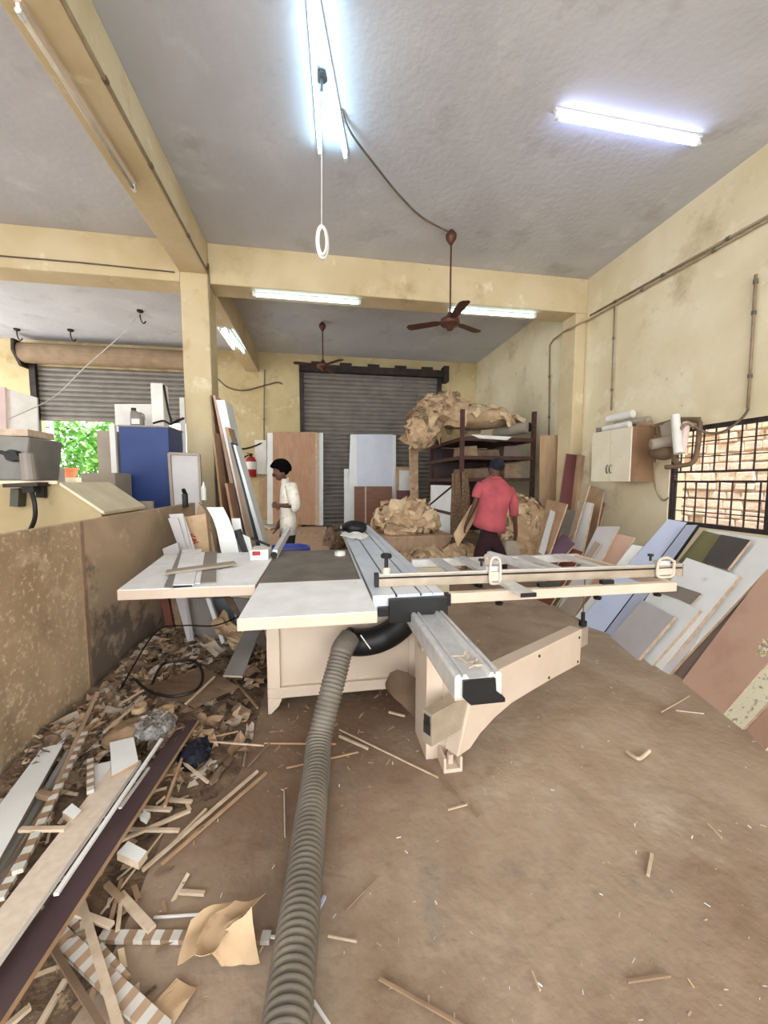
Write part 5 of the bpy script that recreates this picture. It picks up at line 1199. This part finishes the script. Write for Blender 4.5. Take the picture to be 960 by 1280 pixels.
stick('short brown block across the grey tubes', (48, 992), (66, 997), .035, t=.03, mat=m_woodd, za=.19, zb=.19)
m_dirtyw = M('dirty_white_block', (208, 204, 196), (188, 182, 172), 9, .7)
m_blockb = M('tan_block', (178, 150, 122), (156, 128, 102), 9, .7)
def checker(label, a, b, w, za, zb, n, t=.016, m1=None, m2=None):
    p = PZ(*a, za); q = PZ(*b, zb); bb = B()
    for i in range(n): bb.beam(p.lerp(q, i/n), p.lerp(q, (i+1)/n), w, t)
    o = solo('chequered_strip', bb, [m1 or m_dirtyw, m2 or m_woodd], label, 'strip')
    for pl in o.data.polygons: pl.material_index = (pl.index//6) % 2
checker('brown and white chequered strip running up beside the grey tubes', (22, 1090), (108, 912), .03, .19, .2, 26)
checker('second chequered strip lying right of the longer chequered one', (-2, 1125), (62, 1018), .03, .17, .18, 14)
checker('short chequered strip beside the stained white offcut', (113, 990), (113, 950), .025, .19, .19, 9)
checker('chequered strip lying level on the floor up to the grey hose', (125, 1171), (338, 1172), .03, .012, .012, 19)
checker('wide chequered strip slanting to the bottom edge of the picture', (72, 1168), (205, 1292), .045, .03, .02, 19, m2=m_blockb)
checker('shorter chequered strip parallel to the wide one at the bottom', (90, 1150), (157, 1228), .03, .025, .02, 12)
for a, b, w, lb, mt in (
    ((100, 1122), (150, 1290), .035, 'long split batten slanting down to the bottom edge, widest there', m_wood),
    ((93, 1140), (140, 1157), .03, 'short batten crossing the top of the long split batten', m_wood),
    ((66, 1185), (128, 1285), .025, 'brown rounded stick left of the wide chequered strip', m_hood),
    ((48, 1285), (82, 1225), .025, 'pale stick at the bottom left corner', m_wood),
    ((8, 1284), (38, 1258), .025, 'short pale block end in the bottom left corner', m_wood),
    ((150, 1118), (190, 1162), .04, 'thick pale batten offcut beside the chequered floor strip', m_wood),
    ((133, 1105), (152, 1125), .03, 'smaller batten offcut touching the thick pale batten', m_woodd),
    ((136, 1160), (152, 1100), .02, 'upright-lying thin offcut between battens left of centre', m_woodd),
    ((147, 1164), (151, 1130), .02, 'second thin offcut right beside the upright-lying one', m_wood),
    ((126, 1143), (204, 1040), .008, 'very thin long sliver crossing the battens', m_wood),
    ((152, 1050), (238, 1013), .022, 'rounded pale stick right of the dark plum board', m_wood),
    ((158, 1037), (224, 1038), .02, 'level pale stick under the rounded pale stick', m_wood),
    ((178, 1088), (322, 964), .018, 'long pale strip pointing from scrap to the saw, upper', m_wood),
    ((202, 1080), (333, 966), .016, 'long brown strip pointing to the saw, lower of the pair', m_tan),
    ((222, 1048), (258, 1012), .02, 'short pale strip alongside the long upper strip', m_wood),
    ((310, 958), (338, 928), .012, 'thin strip at the far end of the long pale strips', m_woodd),
    ((206, 1008), (230, 942), .018, 'brown strip lying along the dark plum board', m_tan),
    ((178, 1010), (214, 1012), .028, 'pale flat offcut right of the plum board', m_wood),
    ((212, 1000), (240, 1002), .022, 'pale small offcut at the right of the flat offcut', m_wood),
    ((228, 952), (260, 978), .016, 'short pale strip below the dark cloth', m_wood),
    ((250, 926), (330, 932), .012, 'thin pale strip level with the end of the plum board', m_wood),
    ((330, 929), (420, 930), .010, 'thin strip in line towards the grey hose', m_tan),
    ((262, 922), (298, 914), .012, 'thin sliver above the level pale strip', m_tan),
    ((304, 957), (310, 926), .012, 'small upright sliver crossing the level thin strip', m_woodd),
    ((192, 1147), (249, 1143), .008, 'white thin sliver on open floor left of the hose', m_white),
    ((225, 1115), (256, 1117), .02, 'small flat pale offcut on open floor left of the hose', m_wood),
    ((355, 990), (356, 1046), .008, 'thin pale sliver lying beside the grey hose', m_wood),
    ((327, 1170), (348, 1172), .01, 'short white sliver by the hose at the floor strip', m_white),
    ((424, 912), (548, 972), .010, 'long thin strip on floor below the saw, upper', m_wood),
    ((424, 920), (460, 936), .016, 'short thicker strip under the long thin strip near the hose', m_wood),
    ((358, 960), (448, 940), .012, 'strip crossing under the hose towards the saw', m_tan),
    ((545, 968), (600, 1020), .014, 'brown strip lying at the foot of the saw support', m_woodd),
    ((560, 1012), (586, 1005), .010, 'short sliver crossing left of the brown strip by the saw foot', m_wood),
    ((486, 890), (506, 895), .018, 'small orange sliver beneath the brown hood plate', m_wood),
    ((810, 1094), (815, 1068), .016, 'small orange-brown offcut alone on the right floor', m_wood),
    ((784, 1227), (838, 1219), .010, 'dark thin stick on the floor at the lower right', m_woodd),
    ((474, 1223), (600, 1295), .012, 'dark long strip at the bottom edge right of the hose', m_woodd),
    ((827, 890), (862, 870), .006, 'thin straw sliver near the leaning brown boards', m_wood),
    ((845, 888), (880, 892), .006, 'lower thin sliver near the leaning brown boards', m_wood),
    ((885, 1030), (902, 1048), .006, 'tiny sliver on the far right floor', m_wood),
    ((665, 1214), (675, 1238), .006, 'tiny pale sliver at the bottom centre of the floor', m_wood),
    ((432, 1138), (474, 1095), .004, 'dark thread-like splinter right of the hose', m_woodd),
    ((410, 1170), (446, 1177), .006, 'tiny pale sliver right of the grey-blue strip', m_wood),
    ((384, 1164), (406, 1121), .016, 'grey-blue strip lying right of the hose', m_blueboard),
    ((392, 1252), (412, 1282), .012, 'white strip at the bottom edge beside the hose', m_white),
    ((148, 890), (132, 915), .014, 'brown stick on the heap near partition foot', m_woodd)):
    zz = max(.006, max(heap_h(*PZ(*a, 0).xy), heap_h(*PZ(*b, 0).xy))*.9+.012)
    stick(lb, a, b, w, zz, .008 if w < .015 else .014, mt)
for i, (px, py) in enumerate(((490, 1060), (700, 945), (752, 1010), (640, 1165), (908, 1080), (540, 1190))): pass
s_ = B().tube(arc([PZ(784, 940, .012), PZ(796, 948, .02), PZ(803, 946, .015), PZ(812, 938, .03)], 5), .010, 8)
solo('bark_twig', s_, m_wood, 'bent pale twig on the open floor at right', 'twig')
# crumpled sheets
def sheet(name, label, px4, zs, mat, amp, seed, n=22, cat='paper', freq=6.5):
    c = [PZ(x, y, z) for (x, y), z in zip(px4, zs)]; vs = []
    for i in range(n+1):
        for j in range(n+1):
            p = c[0].lerp(c[1], i/n).lerp(c[3].lerp(c[2], i/n), j/n)
            q = p*freq+V((seed, seed*2, 0)); d = (NZ.noise(q)*.6+(.5-abs(NZ.noise(q*2)))*.5)*amp
            vs.append(V((p.x+NZ.noise(q+V((9, 0, 0)))*amp*.5, p.y+NZ.noise(q+V((0, 9, 0)))*amp*.5, max(.004, p.z+d))))
    fs = [(i*(n+1)+k, (i+1)*(n+1)+k, (i+1)*(n+1)+k+1, i*(n+1)+k+1) for i in range(n) for k in range(n)]
    o = solo(name, B().add(vs, fs), mat, label, cat); md = o.modifiers.new('solid', 'SOLIDIFY'); md.thickness = .002
    return o
k1 = sheet('kraft_paper', 'large crumpled kraft paper on the floor left of the hose', [(230, 1214), (262, 1190), (328, 1128), (246, 1152)], [.01, .1, .06, .06], m_kraft, .07, 3)
sheet('kraft_paper', 'folded kraft paper flap beside the large crumpled paper', [(264, 1190), (280, 1216), (330, 1196), (318, 1132)], [.03, .01, .02, .14], m_kraft, .05, 5, 10)
sheet('kraft_paper', 'pale torn paper sheet at the bottom left of the hose', [(180, 1268), (212, 1290), (246, 1236), (218, 1224)], [.01, .01, .01, .02], m_kraft, .02, 8, 8)
sheet('cardboard_sheet', 'wide brown sheet lying on the heap under the side table', [(178, 858), (244, 885), (300, 858), (255, 835)], [.2, .12, .12, .17], m_hood, .02, 12, 10, 'cardboard')
sheet('paper_lump', 'pale crumpled sheet on the heap behind the brown sheet', [(247, 806), (268, 822), (284, 812), (268, 800)], [.25, .18, .2, .27], m_greycard, .05, 14, 10)
sheet('kraft_paper', 'crumpled pale paper under the right end of the side table', [(264, 780), (300, 822), (312, 800), (278, 768)], [.3, .16, .2, .32], m_kraft, .09, 16, 12)
flat('grey_strip_board', 'grey strip board lying diagonally on the heap under the saw table', [(279, 844), (303, 845), (325, 788), (306, 787)], .2, m_gmach, .012, edge=m_greycard, tilt=.12)
sheet('kraft_paper', 'small curled kraft paper at the far end of the plum board', [(248, 905), (262, 912), (268, 880), (254, 876)], [.05, .02, .05, .08], m_kraft, .05, 18, 8)
crumple('dark_cloth', 'dark navy cloth lying beside the end of the plum board', (PZ(244, 942, .05).x, PZ(244, 942, .05).y, .05), (.07, .10, .05), m_cap, 41, 'cloth', 3, .5, 9, 8, fold=.5)
p = PZ(195, 905, .2); crumple('plastic_bag', 'clear crumpled plastic bag on the scrap heap by the partition', (p.x, p.y, .19), (.085, .10, .035), m_plastic, 43, 'bag', 3, .6, 14, 12, fold=.6)
p = PZ(160, 915, .16); crumple('straw_clump', 'yellowish clump of shavings left of the plastic bag', (p.x, p.y, .15), (.09, .09, .045), m_heap2, 44, 'shavings', 3, .6, 12)
for (x, y), lb in (((174, 884), 'paper core ring on the heap, left of the pair'), ((208, 887), 'paper core ring on the heap, right of the pair')):
    p = PZ(x, y, .2); t_ = B().lathe([(.026, 0), (.04, 0), (.04, .03), (.026, .03), (.026, 0)], (p.x, p.y, .18), 18)
    solo('paper_ring', t_, m_kraft, lb, 'ring')
pts = [(190, 855), (205, 830), (240, 826), (253, 840), (248, 860), (222, 870), (190, 866), (170, 850)]
solo('black_cable', B().tube(arc([PZ(x, y, .24) for x, y in pts]), .009, 6), m_black, 'black cable looped over the heap under the side table', 'cable')
solo('black_cable', B().tube(arc([PZ(150, 862, .2), PX(195, 790, -1.2), PY(230, 782, 3.2), PY(268, 782, 3.1), PY(300, 770, 3.2)]), .006, 6), m_black, 'thin black wire hanging before the boards under the side table', 'wire')
for i, (a, b, lb) in enumerate((((232, 880), (268, 846), 'thin pale stick lying on the wide brown sheet'), ((130, 915), (182, 870), 'thin stick on heap near the paper rings'), ((150, 880), (180, 862), 'small stick on heap close to partition'), ((292, 850), (322, 885), 'brown stick on the heap beside the saw leg'))):
    stick(lb, a, b, .016, .2 if i < 3 else .08, .012, m_wood if i < 3 else m_woodd)
# scrap under the far side of the saw
# ============================================================ LIGHT
w = bpy.data.worlds.new('world'); sc.world = w; w.use_nodes = True
bg = w.node_tree.nodes['Background']; bg.inputs[0].default_value = (.95, .98, 1.0, 1); bg.inputs[1].default_value = 3.0
sd = bpy.data.lights.new('sun', 'SUN'); sd.energy = 3.6; sd.angle = .02; sd.color = (1, .98, .95)
so = bpy.data.objects.new('sun', sd); col.objects.link(so); so.rotation_euler = V((.24, .35, -1)).to_track_quat('-Z', 'Y').to_euler()
# ============================================================ COLOUR MANAGEMENT
sc.view_settings.view_transform = 'Standard'; sc.view_settings.look = 'None'
sc.view_settings.gamma = 1; sc.view_settings.use_curve_mapping = False
sc.view_settings.exposure = 1.02
sc.cycles.use_denoising = True
sc.cycles.max_bounces = 8; sc.cycles.diffuse_bounces = 6
sc.cycles.sample_clamp_indirect = 6
